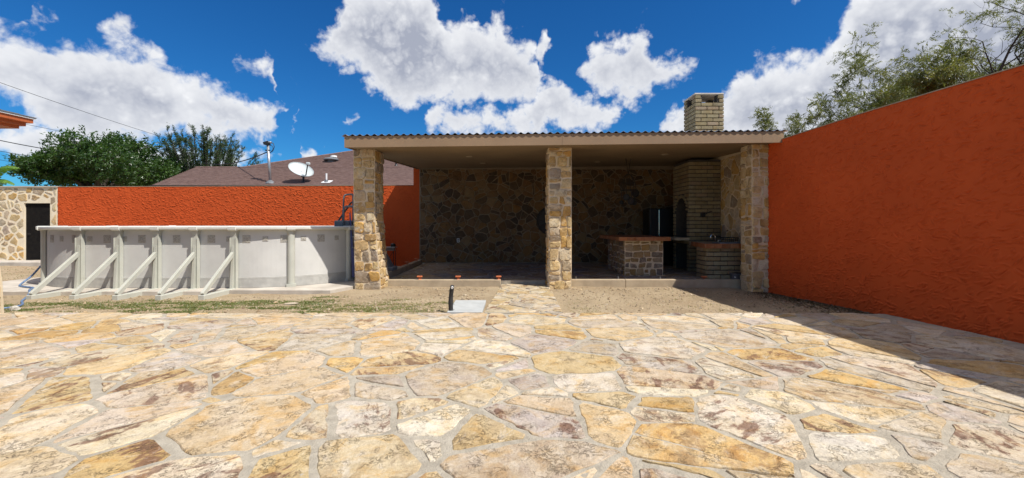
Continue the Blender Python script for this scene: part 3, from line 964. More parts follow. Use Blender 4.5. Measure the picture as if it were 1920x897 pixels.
dr = MB().box((DX0 + .01, SY + .06, 0.10), (DX1 - .01, SY + .11, DZ1 - .004)).build('door', 'door', swall)
MB().tube([(DX0 + .12, SY + .045, 1.05), (DX0 + .12, SY + .02, 1.05), (DX0 + .22, SY + .02, 1.05)], .012).build('handle', 'iron', dr)
stp = MB().bbox((-21, 14.75, -.07), (-16.2, 15.5, 0.10), .02).build('door_step', 'concrete')
tag(stp, 'long pale concrete step in front of the black door', 'step')

# ================================================================== PAVILION
pav = thing('pavilion', (1.2, 9.6, -0.05), 'open-sided stone pavilion with tan fascia and corrugated metal roof', 'pavilion')
XL, XR, YF, YB = -3.49, 5.66, 8.88, 14.62
def cz(x, y):           # underside of the roof: rises to the back and a little to the right
    return 3.0 + 0.105 * (x - XL) / (XR - XL) + 0.275 * (y - YF) / (YB - YF)
def xl(y):
    return XL + 0.27 * (y - YF) / (YB - YF)
def xr(y):
    return XR + 0.1 * (y - YF) / (YB - YF)
mb = MB()
y0_, y1_ = YF + .03, YB + .1
c4 = [(xl(y0_) + .03, y0_), (xr(y0_) - .02, y0_), (xr(y1_) + .1, y1_), (xl(y1_) + .03, y1_)]
mb.add([(x, y, cz(x, y) + .022) for x, y in c4] + [(x, y, cz(x, y) + .06) for x, y in c4],
       [(0, 3, 2, 1), (4, 5, 6, 7), (0, 1, 5, 4), (1, 2, 6, 5), (2, 3, 7, 6), (3, 0, 4, 7)])
ceil_o = mb.build('ceiling', 'ceil', pav)
for (lx, ly) in ((880, 293), (905, 304), (1247, 290), (1120, 300)):
    yy = 11.0 if ly < 297 else 12.8
    xx = (lx - HX) * yy / F
    MB().lathe((xx, yy, cz(xx, yy) + .008), [(.085, 0), (.085, .012), (.02, .013)], 18).build('recessed_light', 'curb', ceil_o)
def slab(p, q, th, z0, z1, nrm):
    """upright board from p to q; z0,z1 = functions of (x,y)"""
    n = Vector((nrm[0], nrm[1], 0)) * th
    vs = []
    for zf in (z0, z1):
        for (x, y) in (p, q):
            vs.append((x, y, zf(x, y)))
            vs.append((x + n.x, y + n.y, zf(x, y)))
    return vs, [(0, 2, 3, 1), (4, 5, 7, 6), (0, 4, 6, 2), (1, 3, 7, 5), (0, 1, 5, 4), (2, 6, 7, 3)]
fz0 = lambda x, y: cz(x, y)
fz1 = lambda x, y: cz(x, y) + 0.232
cuts = [XL, px(1054, 0, YF).x, px(1429, 0, YF).x, XR]
for i in range(3):
    g_ = .002
    MB().add(*slab((cuts[i] + (g_ if i else 0), YF), (cuts[i + 1] - g_, YF), .028, fz0, fz1, (0, 1))).build('fascia', 'tan', pav)
MB().add(*slab((XL, YF + .0285), (xl(YB + .1), YB + .1), .028, fz0, fz1, (1, 0))).build('fascia', 'tan', pav)
MB().add(*slab((XR - .03, YF + .0285), (XR + .12, YF + .35), .028, fz0, fz1, (1, 0))).build('fascia', 'tan', pav)
# corrugated sheet: rounded ribs running front to back
XA, XB = XL - .05, XR + .10
per = 0.152
n = int((XB - XA) / per * 10)
prof = []
for i in range(n + 1):
    x = XA + (XB - XA) * i / n
    ph = ((x - XA) / per) % 1.0
    h = 0.5 - 0.5 * math.cos(2 * math.pi * ph)
    prof.append((x, 0.034 * (h ** 1.4)))
vs = []
for (y, dz) in ((YF - .028, 0.238), (YF - .028, 0.2345), (YB + .25, 0.238), (YB + .25, 0.2345)):
    for (x, h) in prof:
        vs.append((x, y, cz(x, y) + dz + h))
k = n + 1
fs = []
for i in range(n):
    fs.append((i, i + 1, 2 * k + i + 1, 2 * k + i))
    fs.append((k + i + 1, k + i, 3 * k + i, 3 * k + i + 1))
    fs.append((i + 1, i, k + i, k + i + 1))
MB().add(vs, fs).build('corrugated_roof', 'galv', pav, smooth=False)
# black strip standing in for the shaded gap behind the rib ends
MB().add(*slab((XL + .02, YF + .06), (XR, YF + .06), .03, lambda x, y: cz(x, y) + .19, lambda x, y: cz(x, y) + .236, (0, 1))).build('gap_shade', 'black', pav)

def column(name_label, x0, x1, yf, yb, z0, ztop, seed, faces, flare=None):
    """mortar core with coursed rubble on the faces that show"""
    r = random.Random(seed)
    col = thing_part = None
    mb = MB()
    fl = flare or (lambda z: (0, 0, 0))       # (left, right, front) widening at height z
    levels = [z0 + (ztop - z0) * i / 12 for i in range(13)]
    vs = []
    for z in levels:
        l_, r_, f_ = fl(z)
        vs += [(x0 - l_, yf - f_, z), (x1 + r_, yf - f_, z), (x1 + r_, yb, z), (x0 - l_, yb, z)]
    fs = []
    for i in range(12):
        for kk in range(4):
            k2 = (kk + 1) % 4
            fs.append((4 * i + kk, 4 * i + k2, 4 * i + 4 + k2, 4 * i + 4 + kk))
    fs += [(3, 2, 1, 0), (48, 49, 50, 51)]
    core = mb.add(vs, fs).build('column', 'mortar_wall', pav)
    core['label'] = name_label
    H = ztop - z0
    W_ = x1 - x0
    D = yb - yf
    if 'front' in faces:
        def wf(a, b_):
            l_, r_, f_ = fl(z0 + b_)
            return (-l_ + a / W_ * (W_ + l_ + r_), b_)
        ps = rubble(W_, H, r, (0.13, 0.27), (0.12, 0.30), 0.018)
        for p in ps:
            q = roughen(p, r, 0.07, 0.011, 0.14)
            if area(q) <= 0: continue
            m2 = MB()
            zc = z0 + cent(q)[1]
            add_stone(m2, q, (x0, yf - fl(zc)[2], z0), (1, 0, 0), (0, 0, 1), (0, -1, 0), r.uniform(.012, .034), r, .012, .006, -.03, pick(WALL_TINTS, r), wf)
            m2.build('stone', 'wallstone', core)
    if 'right' in faces:
        def wr(a, b_):
            l_, r_, f_ = fl(z0 + b_)
            return (-f_ + a / D * (D + f_), b_)
        for p in rubble(D, H, r, (0.13, 0.27), (0.12, 0.30), 0.018):
            q = roughen(p, r, 0.07, 0.011, 0.14)
            if area(q) <= 0: continue
            m2 = MB()
            zc = z0 + cent(q)[1]
            add_stone(m2, q, (x1 + fl(zc)[1], yf, z0), (0, 1, 0), (0, 0, 1), (1, 0, 0), r.uniform(.012, .03), r, .012, .006, -.03, pick(WALL_TINTS, r), wr)
            m2.build('stone', 'wallstone', core)
    if 'left' in faces:
        for p in rubble(D, H, r, (0.13, 0.27), (0.12, 0.30), 0.018):
            q = roughen(p, r, 0.07, 0.011, 0.14)
            if area(q) <= 0: continue
            m2 = MB()
            zc = z0 + cent(q)[1]
            add_stone(m2, q, (x0 - fl(zc)[0], yb, z0), (0, -1, 0), (0, 0, 1), (-1, 0, 0), r.uniform(.012, .03), r, .012, .006, -.03, pick(WALL_TINTS, r))
            m2.build('stone', 'wallstone', core)
    return core

def flareA(z):
    t = min(1, max(0, (1.75 - z) / 1.6))
    return (-0.03 * t, 0.13 * t * (0.6 + 0.4 * t), 0.0)
column('stone column that widens towards its foot, beside the pool', -3.50, -3.03, 9.42, 10.02, -0.06, cz(-3.3, 9.4) + .03, 41, ('front', 'right'), flareA)
column('straight stone column standing beside the flagstone path', 0.815, 1.325, 9.48, 10.06, -0.06, cz(1.1, 9.5) + .03, 42, ('front', 'left'))
column('stone column set against the orange wall', 5.23, 5.60, 9.30, 9.74, -0.12, cz(5.5, 9.3) + .03, 43, ('front', 'left'))

# kerbs along the pavilion floor
kerbL = MB().bbox((-2.90, 9.86, -.10), (-0.26, 10.0, .118), .012).build('kerb', 'curb', pav)
kerbR1 = MB().bbox((1.375, 9.86, -.10), (2.62, 10.0, .122), .012).build('kerb', 'curb', pav)
kerbR2 = MB().bbox((2.624, 9.86, -.10), (5.30, 10.0, .122), .012).build('kerb', 'curb', pav)
kerbS = MB().bbox((-3.11, 10.4, 0.0), (-2.99, 14.2, .235), .012).build('kerb', 'curb', pav)

# rear stone wall
bw = thing('stone_wall', (1.3, 14.6, 0.05), 'dark shaded rubble stone wall at the back of the pavilion', 'wall')
BWX0, BWX1 = -3.16, 5.80
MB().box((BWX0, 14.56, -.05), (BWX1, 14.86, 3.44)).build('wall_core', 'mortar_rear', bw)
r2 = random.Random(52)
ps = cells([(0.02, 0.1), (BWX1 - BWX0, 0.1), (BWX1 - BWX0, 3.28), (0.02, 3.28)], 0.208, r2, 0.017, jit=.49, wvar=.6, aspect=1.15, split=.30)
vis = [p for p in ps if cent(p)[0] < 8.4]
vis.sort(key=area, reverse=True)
stone_objects(vis[:300], bw, (BWX0, 14.56, 0), (1, 0, 0), (0, 0, 1), (0, -1, 0), 0.02, r2, 'rearstone', SHADE_TINTS, 0.12, 0.014, 0.010, 0.005)
mb = MB()
for p in vis[300:] + [p for p in ps if cent(p)[0] >= 8.4]:
    q = roughen(p, r2, .12, .014)
    if area(q) > 0:
        add_stone(mb, q, (BWX0, 14.56, 0), (1, 0, 0), (0, 0, 1), (0, -1, 0), .02, r2, .01, .005, -.02, pick(SHADE_TINTS, r2))
if mb.v:
    tag(mb.build('stones', 'rearstone', bw), kind='stuff')
# electrical outlet, round iron ornament
o1 = px(859, 451, 14.5)
ob = MB().bbox((o1.x - .045, 14.515, o1.z - .07), (o1.x + .045, 14.56, o1.z + .07), .006).build('outlet', 'white')
tag(ob, 'white electrical outlet on the rear stone wall', 'outlet')
MB().bbox((o1.x - .02, 14.508, o1.z - .045), (o1.x + .02, 14.516, o1.z - .008), .003).build('socket', 'black', ob)
MB().bbox((o1.x - .02, 14.508, o1.z + .008), (o1.x + .02, 14.516, o1.z + .045), .003).build('socket', 'black', ob)
oc = px(1034, 414, 14.4)
mb = MB()
ring = [(oc.x + .47 * math.cos(t), 14.5, oc.z + .47 * math.sin(t)) for t in [2 * math.pi * k / 40 for k in range(41)]]
mb.tube(ring, .03, 8)
wh = thing('wall_ornament', (oc.x, 14.5, oc.z), 'round dark iron disc hung on the rear wall behind the middle column', 'ornament')
mb.build('rim', 'iron', wh)
mb = MB()
pts = [(oc.x + .45 * math.cos(2 * math.pi * k / 32), oc.z + .45 * math.sin(2 * math.pi * k / 32)) for k in range(32)]
mb.add([(p[0], 14.49, p[1]) for p in pts] + [(p[0], 14.515, p[1]) for p in pts], [tuple(range(31, -1, -1)), tuple(range(32, 64))] + [(i, (i + 1) % 32, 32 + (i + 1) % 32, 32 + i) for i in range(32)])
mb.build('disc', 'iron', wh)
for k in range(6):
    t = math.pi * k / 6
    MB().tube([(oc.x - .44 * math.cos(t), 14.48, oc.z - .44 * math.sin(t)), (oc.x + .44 * math.cos(t), 14.48, oc.z + .44 * math.sin(t))], .014, 6).build('spoke', 'iron', wh)

# side stone wall behind the sink
sw = thing('stone_wall', (5.9, 11.5, 0.05), 'tan rubble stone side wall behind the outdoor sink', 'wall')
MB().box((5.79, 9.76, -.1), (6.06, 14.55, 3.43)).build('wall_core', 'mortar_wall', sw)
r3 = random.Random(77)
ps = cells([(0.0, 0.15), (2.15, 0.15), (2.15, 3.2), (0.0, 3.2)], 0.27, r3, 0.032, jit=.46, aspect=0.9, split=.12)
stone_objects(ps, sw, (5.79, 9.8, 0), (0, 1, 0), (0, 0, 1), (-1, 0, 0), 0.02, r3, 'wallstone', WALL_TINTS, 0.1, 0.013, 0.010, 0.005)
o2 = MB().bbox((5.745, 10.29, 1.13), (5.79, 10.37, 1.25), .006).build('outlet', 'white')
tag(o2, 'small white outlet on the stone wall above the sink', 'outlet')

# ================================================================== FIREPLACE (bricks share a few meshes)
BRICK = {}
def brick_mesh(l, r, h=0.088, d=0.05):
    key = (round(l, 3), r)
    if key not in BRICK:
        mb = MB()
        rr = random.Random(r * 91 + int(l * 1000))
        mb.tint(pick(BRICK_TINTS, rr, .16))
        mb.bbox((-l / 2, -d / 2, -h / 2), (l / 2, d / 2, h / 2), .009)
        for i in range(len(mb.v)):
            x, y, z = mb.v[i]
            mb.v[i] = (x + rr.uniform(-.003, .003), y + rr.uniform(-.003, .003), z + rr.uniform(-.002, .002))
        me = bpy.data.meshes.new('brick')
        me.from_pydata(mb.v, [], mb.f)
        at = me.attributes.new('tint', 'FLOAT_COLOR', 'POINT')
        at.data.foreach_set('color', np.array(mb.t, dtype=np.float32).ravel())
        me.materials.append(M['brick'])
        BRICK[key] = me
    return BRICK[key]
rb = random.Random(9)
def lay_brick(parent, c, l, rot, name='brick'):
    o = bpy.data.objects.new(name, brick_mesh(l, rb.randrange(6)))
    place(o, parent, Vector(c))
    o.rotation_euler.z = rot
    return o
CH = 0.109                                 # one course with its joint
def brick_face(parent, o, u, rot, length, z0, z1, hole=None, full=0.335, proud=0.0):
    """running bond over a face; hole(a, z) is True where nothing is laid"""
    o = Vector(o); u = Vector(u)
    nc = int(round((z1 - z0) / CH))
    for c in range(nc):
        z = z0 + CH * (c + .5)
        a = 0.0
        first = (full * (1.0 if c % 2 == 0 else 0.5))
        while a < length - .02:
            l = min(first, length - a)
            first = full
            if length - (a + l) < 0.07 and length - (a + l) > 0:
                l = length - a
            lo, hi = a, a + l
            if hole:
                # trim the brick against the opening
                steps = [lo + (hi - lo) * q / 12 for q in range(13)]
                free = [q for q in steps if not hole(q, z)]
                if len(free) < 13:
                    if len(free) < 4:
                        a += l
                        continue
                    runs, cur = [], [free[0]]
                    for q in free[1:]:
                        if q - cur[-1] < (hi - lo) / 12 * 1.4:
                            cur.append(q)
                        else:
                            runs.append(cur); cur = [q]
                    runs.append(cur)
                    best = max(runs, key=len)
                    lo, hi = best[0], best[-1]
                    if hi - lo < .07:
                        a += l
                        continue
            ll = round(max(hi - lo - .017, .05) / .02) * .02
            lay_brick(parent, o + u * ((lo + hi) / 2) + Vector((0, 0, z)), ll, rot)
            a += l

fp = thing('brick_fireplace', (5.3, 12.3, 0.08), 'tan brick corner fireplace with arched firebox and chimney', 'fireplace')
FX0, FX1, FY0, FY1, FZ1 = 4.90, 5.785, 11.80, 12.97, 3.19
AY0, AY1, AZ0, AZS = 11.99, 12.77, 1.03, 1.76       # arch opening in the left face
AC, AR = (AY0 + AY1) / 2, (AY1 - AY0) / 2
mb = MB()
e = .02
mb.box((FX0 + e, FY0 + e, FZ), (FX1, AY0, FZ1)).box((FX0 + e, AY1, FZ), (FX1, FY1 - e, FZ1))
mb.box((FX0 + e, AY0, .86), (FX1, AY1, AZ0))
mb.box((FX0 + .5, AY0, FZ), (FX1, AY1, .86))
N = 16
arc = [(AC - AR * math.cos(math.pi * k / N), AZS + AR * math.sin(math.pi * k / N)) for k in range(N + 1)]
for k in range(N):
    (ya, za), (yb, zb) = arc[k], arc[k + 1]
    mb.add([(FX0 + e, ya, za), (FX0 + e, yb, zb), (FX0 + e, yb, FZ1), (FX0 + e, ya, FZ1), (FX1, ya, za), (FX1, yb, zb), (FX1, yb, FZ1), (FX1, ya, FZ1)],
           [(0, 3, 2, 1), (0, 1, 5, 4), (4, 5, 6, 7), (2, 3, 7, 6)])
fcore = mb.build('fireplace_body', 'mortar_dark', fp)
MB().box((5.70, AY0, AZ0), (5.74, AY1, 2.2)).build('firebox_back', 'black', fp)
def arch_hole(a, z):
    y = FY1 - a
    if AY0 - .01 < y < AY1 + .01 and AZ0 - .06 < z < AZS:
        return True
    if z >= AZS and (y - AC) ** 2 + (z - AZS) ** 2 < (AR + .10) ** 2:
        return True
    if AY0 < y < AY1 and z < .86:
        return True
    return False
brick_face(fp, (4.915, FY1, 0), (0, -1, 0), R(90), FY1 - FY0, FZ, FZ1, arch_hole)
brick_face(fp, (FX0, FY0 + .015, 0), (1, 0, 0), 0, FX1 - FX0, FZ, FZ1)
for k in range(13):                       # voussoirs round the arch
    t = math.pi * (k + .5) / 13
    y, z = AC - (AR + .05) * math.cos(t), AZS + (AR + .05) * math.sin(t)
    o = lay_brick(fp, (4.912, y, z), .10, 0)
    o.rotation_euler = (0, 0, 0)
    o.rotation_euler = (math.pi / 2 - t if False else t - math.pi / 2, 0, R(90))
    o.scale = (.9, 1, .95)
MB().bbox((4.50, 11.78, .955), (4.90, 13.05, 1.03), .008).build('hearth_shelf', 'curb', fp)
dm = MB().bbox((5.20, 11.70, 1.60), (5.31, 11.79, 1.73), .01).build('damper_box', 'black', fp)
MB().tube([(5.31, 11.72, 1.68), (5.40, 11.66, 1.74), (5.47, 11.66, 1.76)], .012, 8).build('lever', 'black', dm)
chim = MB()
CX0, CX1, CY0, CY1, CZ0, CZ1 = 5.145, 5.955, 12.0, 12.76, 3.30, 5.045
zt = CZ1 - 2 * CH
chim.box((CX0 + e, CY0 + e, CZ0), (CX1 - e, CY1 - e, zt))
chim.box((CX0 + e, CY0 + e, zt), (CX0 + .2, CY0 + .2, CZ1)).box((CX1 - .18, CY0 + e, zt), (CX1 - e, CY0 + .2, CZ1))
chim.box((CX0 + e, CY1 - .2, zt), (CX0 + .2, CY1 - e, CZ1)).box((CX1 - .18, CY1 - .2, zt), (CX1 - e, CY1 - e, CZ1))
co = chim.build('chimney', 'mortar_dark', fp)
hf = lambda a, z: z > zt and .215 < a < CX1 - CX0 - .20
hl = lambda a, z: z > zt and .21 < a < CY1 - CY0 - .22
brick_face(co, (CX0, CY0 + .015, 0), (1, 0, 0), 0, CX1 - CX0, CZ1 - 16 * CH, CZ1, hf)
brick_face(co, (CX0 + .015, CY1, 0), (0, -1, 0), R(90), CY1 - CY0, CZ1 - 16 * CH, CZ1, hl)
brick_face(co, (CX1 - .015, CY0, 0), (0, 1, 0), R(-90), CY1 - CY0, CZ1 - 16 * CH, CZ1, hl)
MB().bbox((CX0 - .01, CY0 - .01, CZ1 + .004), (CX1 + .01, CY1 + .01, CZ1 + .05), .012).build('chimney_cap', 'concrete', co)

# ---- brick sink counter
cn = thing('sink_counter', (5.2, 10.9, FZ), 'brick outdoor sink counter with a red tiled edge', 'counter')
MB().box((4.67, 10.22, FZ), (5.78, 10.75, .80)).build('counter_base', 'mortar_dark', cn)
MB().box((5.25, 10.75, FZ), (5.78, 11.77, .80)).build('counter_base', 'mortar_dark', cn)
brick_face(cn, (4.65, 10.215, 0), (1, 0, 0), 0, 1.1, FZ, FZ + 6.6 * CH)
brick_face(cn, (4.665, 10.75, 0), (0, -1, 0), R(90), .53, FZ, FZ + 6.6 * CH)
top = [(4.60, 10.14), (5.77, 10.14), (5.77, 11.77), (4.88, 11.77), (4.80, 11.38)]
MB().prism(top, .835, .925).build('countertop', 'curb', cn)
def edge_tiles(parent, p, q, z0, z1, l, nrm, r):
    p = Vector((*p, 0)); q = Vector((*q, 0))
    d = q - p
    k = max(1, int(round(d.length / l)))
    n = Vector((*nrm, 0))
    t = d.normalized()
    for i in range(k):
        a = p + d * (i / k) + t * .003
        b_ = p + d * ((i + 1) / k) - t * .003
        mb = MB().tint(pick(TILE_TINTS, r, .14))
        vs = []
        for z in (z0, z1):
            for c in (a, b_, b_ + n * .022, a + n * .022):
                vs.append((c.x, c.y, z))
        mb.add(vs, [(3, 2, 1, 0), (4, 5, 6, 7), (0, 1, 5, 4), (1, 2, 6, 5), (2, 3, 7, 6), (3, 0, 4, 7)])
        mb.build('edge_tile', 'tile', parent)
def top_tiles(parent, x0, x1, y0, y1, z, s, r):
    nx, ny = int(round((x1 - x0) / s)), int(round((y1 - y0) / s))
    for i in range(nx):
        for j in range(ny):
            xa, xb = x0 + (x1 - x0) * i / nx + .004, x0 + (x1 - x0) * (i + 1) / nx - .004
            ya, yb = y0 + (y1 - y0) * j / ny + .004, y0 + (y1 - y0) * (j + 1) / ny - .004
            MB().tint(pick(TILE_TINTS, r, .12)).bbox((xa, ya, z), (xb, yb, z + .012), .004).build('top_tile', 'tile', parent)
rt = random.Random(4)
edge_tiles(cn, (4.60, 10.14), (5.77, 10.14), .83, .94, .2, (0, -1), rt)
d_ = Vector((4.60 - 4.80, 10.14 - 11.38)).normalized()
edge_tiles(cn, (4.80, 11.38), (4.60, 10.14), .83, .94, .2, (d_.y, -d_.x), rt)
sink = MB()
sink.box((5.05, 10.35, .928), (5.65, 10.37, .955)).box((5.05, 10.75, .928), (5.65, 10.77, .955)).box((5.05, 10.37, .928), (5.07, 10.75, .955)).box((5.63, 10.37, .928), (5.65, 10.75, .955))
sink.box((5.07, 10.37, .927), (5.63, 10.75, .932))
sink.build('sink', 'steel', cn)
fa = Vector((5.16, 10.83, .925))
fpts = [fa, fa + Vector((0, 0, .16))] + [fa + Vector((-.06 + .06 * math.cos(t), 0, .16 + .06 * math.sin(t))) for t in [math.pi * k / 8 for k in range(1, 9)]] + [fa + Vector((-.12, -.02, .12))]
MB().tube(fpts, .012, 8).build('faucet', 'chrome', cn, smooth=True)
MB().tube([fa + Vector((.07, 0, 0)), fa + Vector((.07, 0, .07)), fa + Vector((.12, -.03, .08))], .012, 8).build('faucet_handle', 'chrome', cn)
rk = thing('dish_rack', (5.5, 10.9, .93), 'dark dish drainer beside the outdoor sink tap', 'dish rack')
MB().bbox((5.28, 10.80, .927), (5.74, 11.1, .955), .008).build('tray', 'black', rk)
for zz in (1.0, 1.06):
    MB().tube([(5.29, 10.81, zz), (5.73, 10.81, zz), (5.73, 11.09, zz), (5.29, 11.09, zz), (5.29, 10.81, zz)], .008, 6).build('rail', 'black', rk)
for i in range(9):
    x = 5.30 + .053 * i
    MB().tube([(x, 10.815, .95), (x, 10.815, 1.06)], .005, 5).build('wire', 'black', rk)
tb = thing('tub', (5.36, 9.96, .122), 'small dark grey tub of soil standing on the kerb', 'tub')
MB().lathe((5.30, 10.085, FZ + .01), [(.115, 0), (.135, .13), (.148, .135), (.148, .152), (.135, .152), (.128, .12)], 24).build('bucket', 'tub', tb, smooth=False)
WLOC[tb.name] = WLOC[tb.name]
mb = MB()
for k in range(40):
    a = rb.uniform(0, 6.28); rr = rb.uniform(0, .1)
    c = Vector((5.30 + rr * math.cos(a), 10.085 + rr * math.sin(a), FZ + .14 + rb.uniform(0, .03)))
    mb.tint((.1, .08, .06, rb.random())).box(c - Vector((.02, .02, .02)), c + Vector((.02, .02, .015)))
mb.build('soil', 'bark', tb)
lb = MB()
for (a0, a1, z0_, z1_) in ((-2.35, -2.28, .07, .095), (-2.26, -2.2, .065, .085), (-2.18, -2.1, .07, .09)):
    rr = .1315
    lb.add([(5.30 + rr * math.cos(a0), 10.085 + rr * math.sin(a0), FZ + z0_), (5.30 + rr * math.cos(a1), 10.085 + rr * math.sin(a1), FZ + z0_),
            (5.30 + (rr + .004) * math.cos(a1), 10.085 + (rr + .004) * math.sin(a1), FZ + z1_), (5.30 + (rr + .004) * math.cos(a0), 10.085 + (rr + .004) * math.sin(a0), FZ + z1_)], [(0, 1, 2, 3)])
lb.build('printed_mark', 'white', tb)

# ---- kitchen island
isl = thing('kitchen_island', (3.35, 11.7, FZ), 'stone kitchen island with a terracotta tiled top under the pot rack', 'island')
IX0, IX1, IY0, IY1, IZ = 2.86, 3.83, 10.82, 12.68, .985
ic = MB().box((IX0, IY0, FZ), (IX1, IY1, IZ)).build('island_base', 'mortar_wall', isl)
r4 = random.Random(15)
ISL_T = [((0.40, 0.28, 0.14), 4), ((0.46, 0.36, 0.22), 3), ((0.36, 0.31, 0.25), 3), ((0.25, 0.20, 0.155), 2), ((0.44, 0.30, 0.12), 2)]
stone_objects(rubble(IX1 - IX0, IZ - FZ, r4, (.12, .2), (.12, .27), .028), ic, (IX0, IY0, FZ), (1, 0, 0), (0, 0, 1), (0, -1, 0), .02, r4, 'wallstone', ISL_T, .07, .01, .01, .005)
stone_objects(rubble(IY1 - IY0, IZ - FZ, r4, (.12, .2), (.12, .27), .028), ic, (IX0, IY1, FZ), (0, -1, 0), (0, 0, 1), (-1, 0, 0), .02, r4, 'wallstone', ISL_T, .07, .01, .01, .005)
ct = MB().box((2.68, 10.64, IZ + .002), (3.93, 12.95, 1.068)).build('countertop', 'curb', isl)
top_tiles(ct, 2.66, 3.95, 10.62, 12.97, 1.069, .3, rt)
edge_tiles(ct, (2.66, 10.64), (3.95, 10.64), IZ + .004, 1.081, .22, (0, -1), rt)
edge_tiles(ct, (2.68, 12.95), (2.68, 10.64), IZ + .004, 1.081, .22, (-1, 0), rt)

# ---- refrigerator
fr = thing('refrigerator', (4.75, 13.7, FZ), 'tall black refrigerator between the fireplace and the rear wall', 'refrigerator')
MB().bbox((4.34, 13.45, FZ + .03), (5.10, 14.15, 1.90), .01).build('cabinet', 'gloss', fr)
MB().bbox((4.345, 13.39, FZ + .05), (4.62, 13.446, 1.895), .01).build('door', 'gloss', fr)
MB().bbox((4.63, 13.39, FZ + .05), (5.095, 13.446, 1.895), .01).build('door', 'gloss', fr)
MB().tube([(4.60, 13.39, 1.85), (4.60, 13.34, 1.85), (4.60, 13.34, .75), (4.60, 13.39, .75)], .013, 8).build('handle', 'chrome', fr)
for (x, y) in ((4.4, 13.5), (5.04, 13.5), (4.4, 14.1), (5.04, 14.1)):
    MB().tube([(x, y, FZ - .01), (x, y, FZ + .04)], .02, 8).build('foot', 'black', fr)

# ---- pot rack with hanging pans
PC = px(1178, 0, 12.0)
pz = lambda y: px(1178, y, 12.0).z
pr = thing('pot_rack', (PC.x, 12.0, pz(357)), 'domed black iron pot rack hung over the kitchen island', 'pot rack')
zc, z1_ = pz(357), pz(327)
def hoop(z, r):
    return [(PC.x + r * math.cos(t), 12.0 + r * math.sin(t), z) for t in [2 * math.pi * k / 24 for k in range(25)]]
MB().tube(hoop(zc, .215), .012, 6).build('ring', 'iron', pr)
MB().tube(hoop(pz(343), .19), .010, 6).build('ring', 'iron', pr)
for k in range(6):
    t = math.pi * k / 3
    pts = []
    for q in range(9):
        w = q / 8 * math.pi / 2
        pts.append((PC.x + .215 * math.cos(w) * math.cos(t), 12.0 + .215 * math.cos(w) * math.sin(t), zc + (z1_ - zc) * math.sin(w)))
    MB().tube(pts, .009, 6).build('rib', 'iron', pr)
for s_ in (-1, 1):
    MB().tube([(PC.x, 12.0, z1_), (PC.x + s_ * .07, 12.0, cz(PC.x, 12.0) + .022)], .008, 5).build('chain', 'iron', pr)
def pan(dx, dy, ytop, ybot, r, face, label, kind):
    t = thing(kind, (PC.x + dx, 12.0 + dy, pz(ybot)), label, 'pan' if kind != 'ladle' else 'ladle', 'pans hung from the pot rack')
    zt, zb = zc - .012, pz(ybot)
    c = Vector((PC.x + dx, 12.0 + dy, zb + r))
    ax = Vector((math.cos(face), math.sin(face), 0))
    sd = Vector((-ax.y, ax.x, 0))
    mb = MB()
    rings = [(r, 0.0), (r, .012), (r * .86, .05 if kind == 'frying_pan' else .09), (0.01, .052 if kind == 'frying_pan' else .092)]
    vs, n_ = [], 18
    for (rr, h) in rings:
        for k in range(n_):
            a_ = 2 * math.pi * k / n_
            vs.append(c + sd * (rr * math.cos(a_)) + Vector((0, 0, rr * math.sin(a_))) + ax * h)
    fs = [(i * n_ + k, i * n_ + (k + 1) % n_, (i + 1) * n_ + (k + 1) % n_, (i + 1) * n_ + k) for i in range(3) for k in range(n_)]
    mb.add(vs, fs).build('bowl', 'iron', t)
    MB().tube([c + Vector((0, 0, r - .01)), (PC.x + dx, 12.0 + dy, zt)], .010, 6).build('handle', 'iron', t)
pan(-.20, -.05, 357, 384, .06, 1.5, 'long narrow black ladle hanging from the pot rack', 'ladle')
pan(-.10, -.18, 357, 377, .095, 1.5, 'small black frying pan hanging from the pot rack beside the ladle', 'frying_pan')
pan(.03, -.20, 357, 385, .11, 1.7, 'middle-sized black frying pan hanging lowest from the pot rack', 'frying_pan')
pan(.17, -.12, 357, 371, .115, 1.9, 'broad black pan hanging highest from the pot rack', 'frying_pan')
pan(.19, .08, 357, 385, .075, 1.2, 'deep black saucepan hanging at the back of the pot rack', 'saucepan')

# ---- small things along the kerbs
def anchor(c, label, group):
    t = thing('post_anchor', c, label, 'anchor', group)
    x, y, z = c
    MB().lathe((x, y, z), [(.045, 0), (.030, .02), (.028, .05), (.05, .055)], 14).build('stem', 'cap_orange', t)
    MB().bbox((x - .062, y - .05, z + .055), (x + .062, y + .05, z + .085), .008).build('cap', 'cap_orange', t)
for q, w_ in ((787, 'at the end towards the pool-side column'), (859, 'midway between the other two'), (935, 'at the end beside the flagstone path')):
    p = px(q, 0, 9.93)
    anchor((p.x, 9.93, .117), 'terracotta-coloured post anchor on the sunlit kerb, ' + w_, 'post anchors on the sunlit kerb')
for q, w_ in ((11.1, 'beside the grey step base'), (12.4, 'beside the low concrete block'), (13.6, 'beside the crossed-leg table, towards the rear wall')):
    anchor((-3.05, q, .234), 'terracotta-coloured post anchor on the shaded side kerb, ' + w_, 'post anchors on the side kerb')
anchor((px(1320, 0, 10.06).x, 10.06, FZ + .01), 'terracotta-coloured post anchor on the floor beside the brick sink counter', None)
for q, w_ in ((1080, 'beside the column at the path'), (1159, 'before the island, towards the path'), (1238, 'before the island, towards the sink')):
    p = px(q, 0, 9.93)
    st = MB().tube([(p.x, 9.93, .115), (p.x, 9.93, .185)], .009, 8).build('bolt', 'steel')
    tag(st, 'bare steel bolt sticking up from the kerb ' + w_, 'bolt', 'anchor bolts along the kerb')

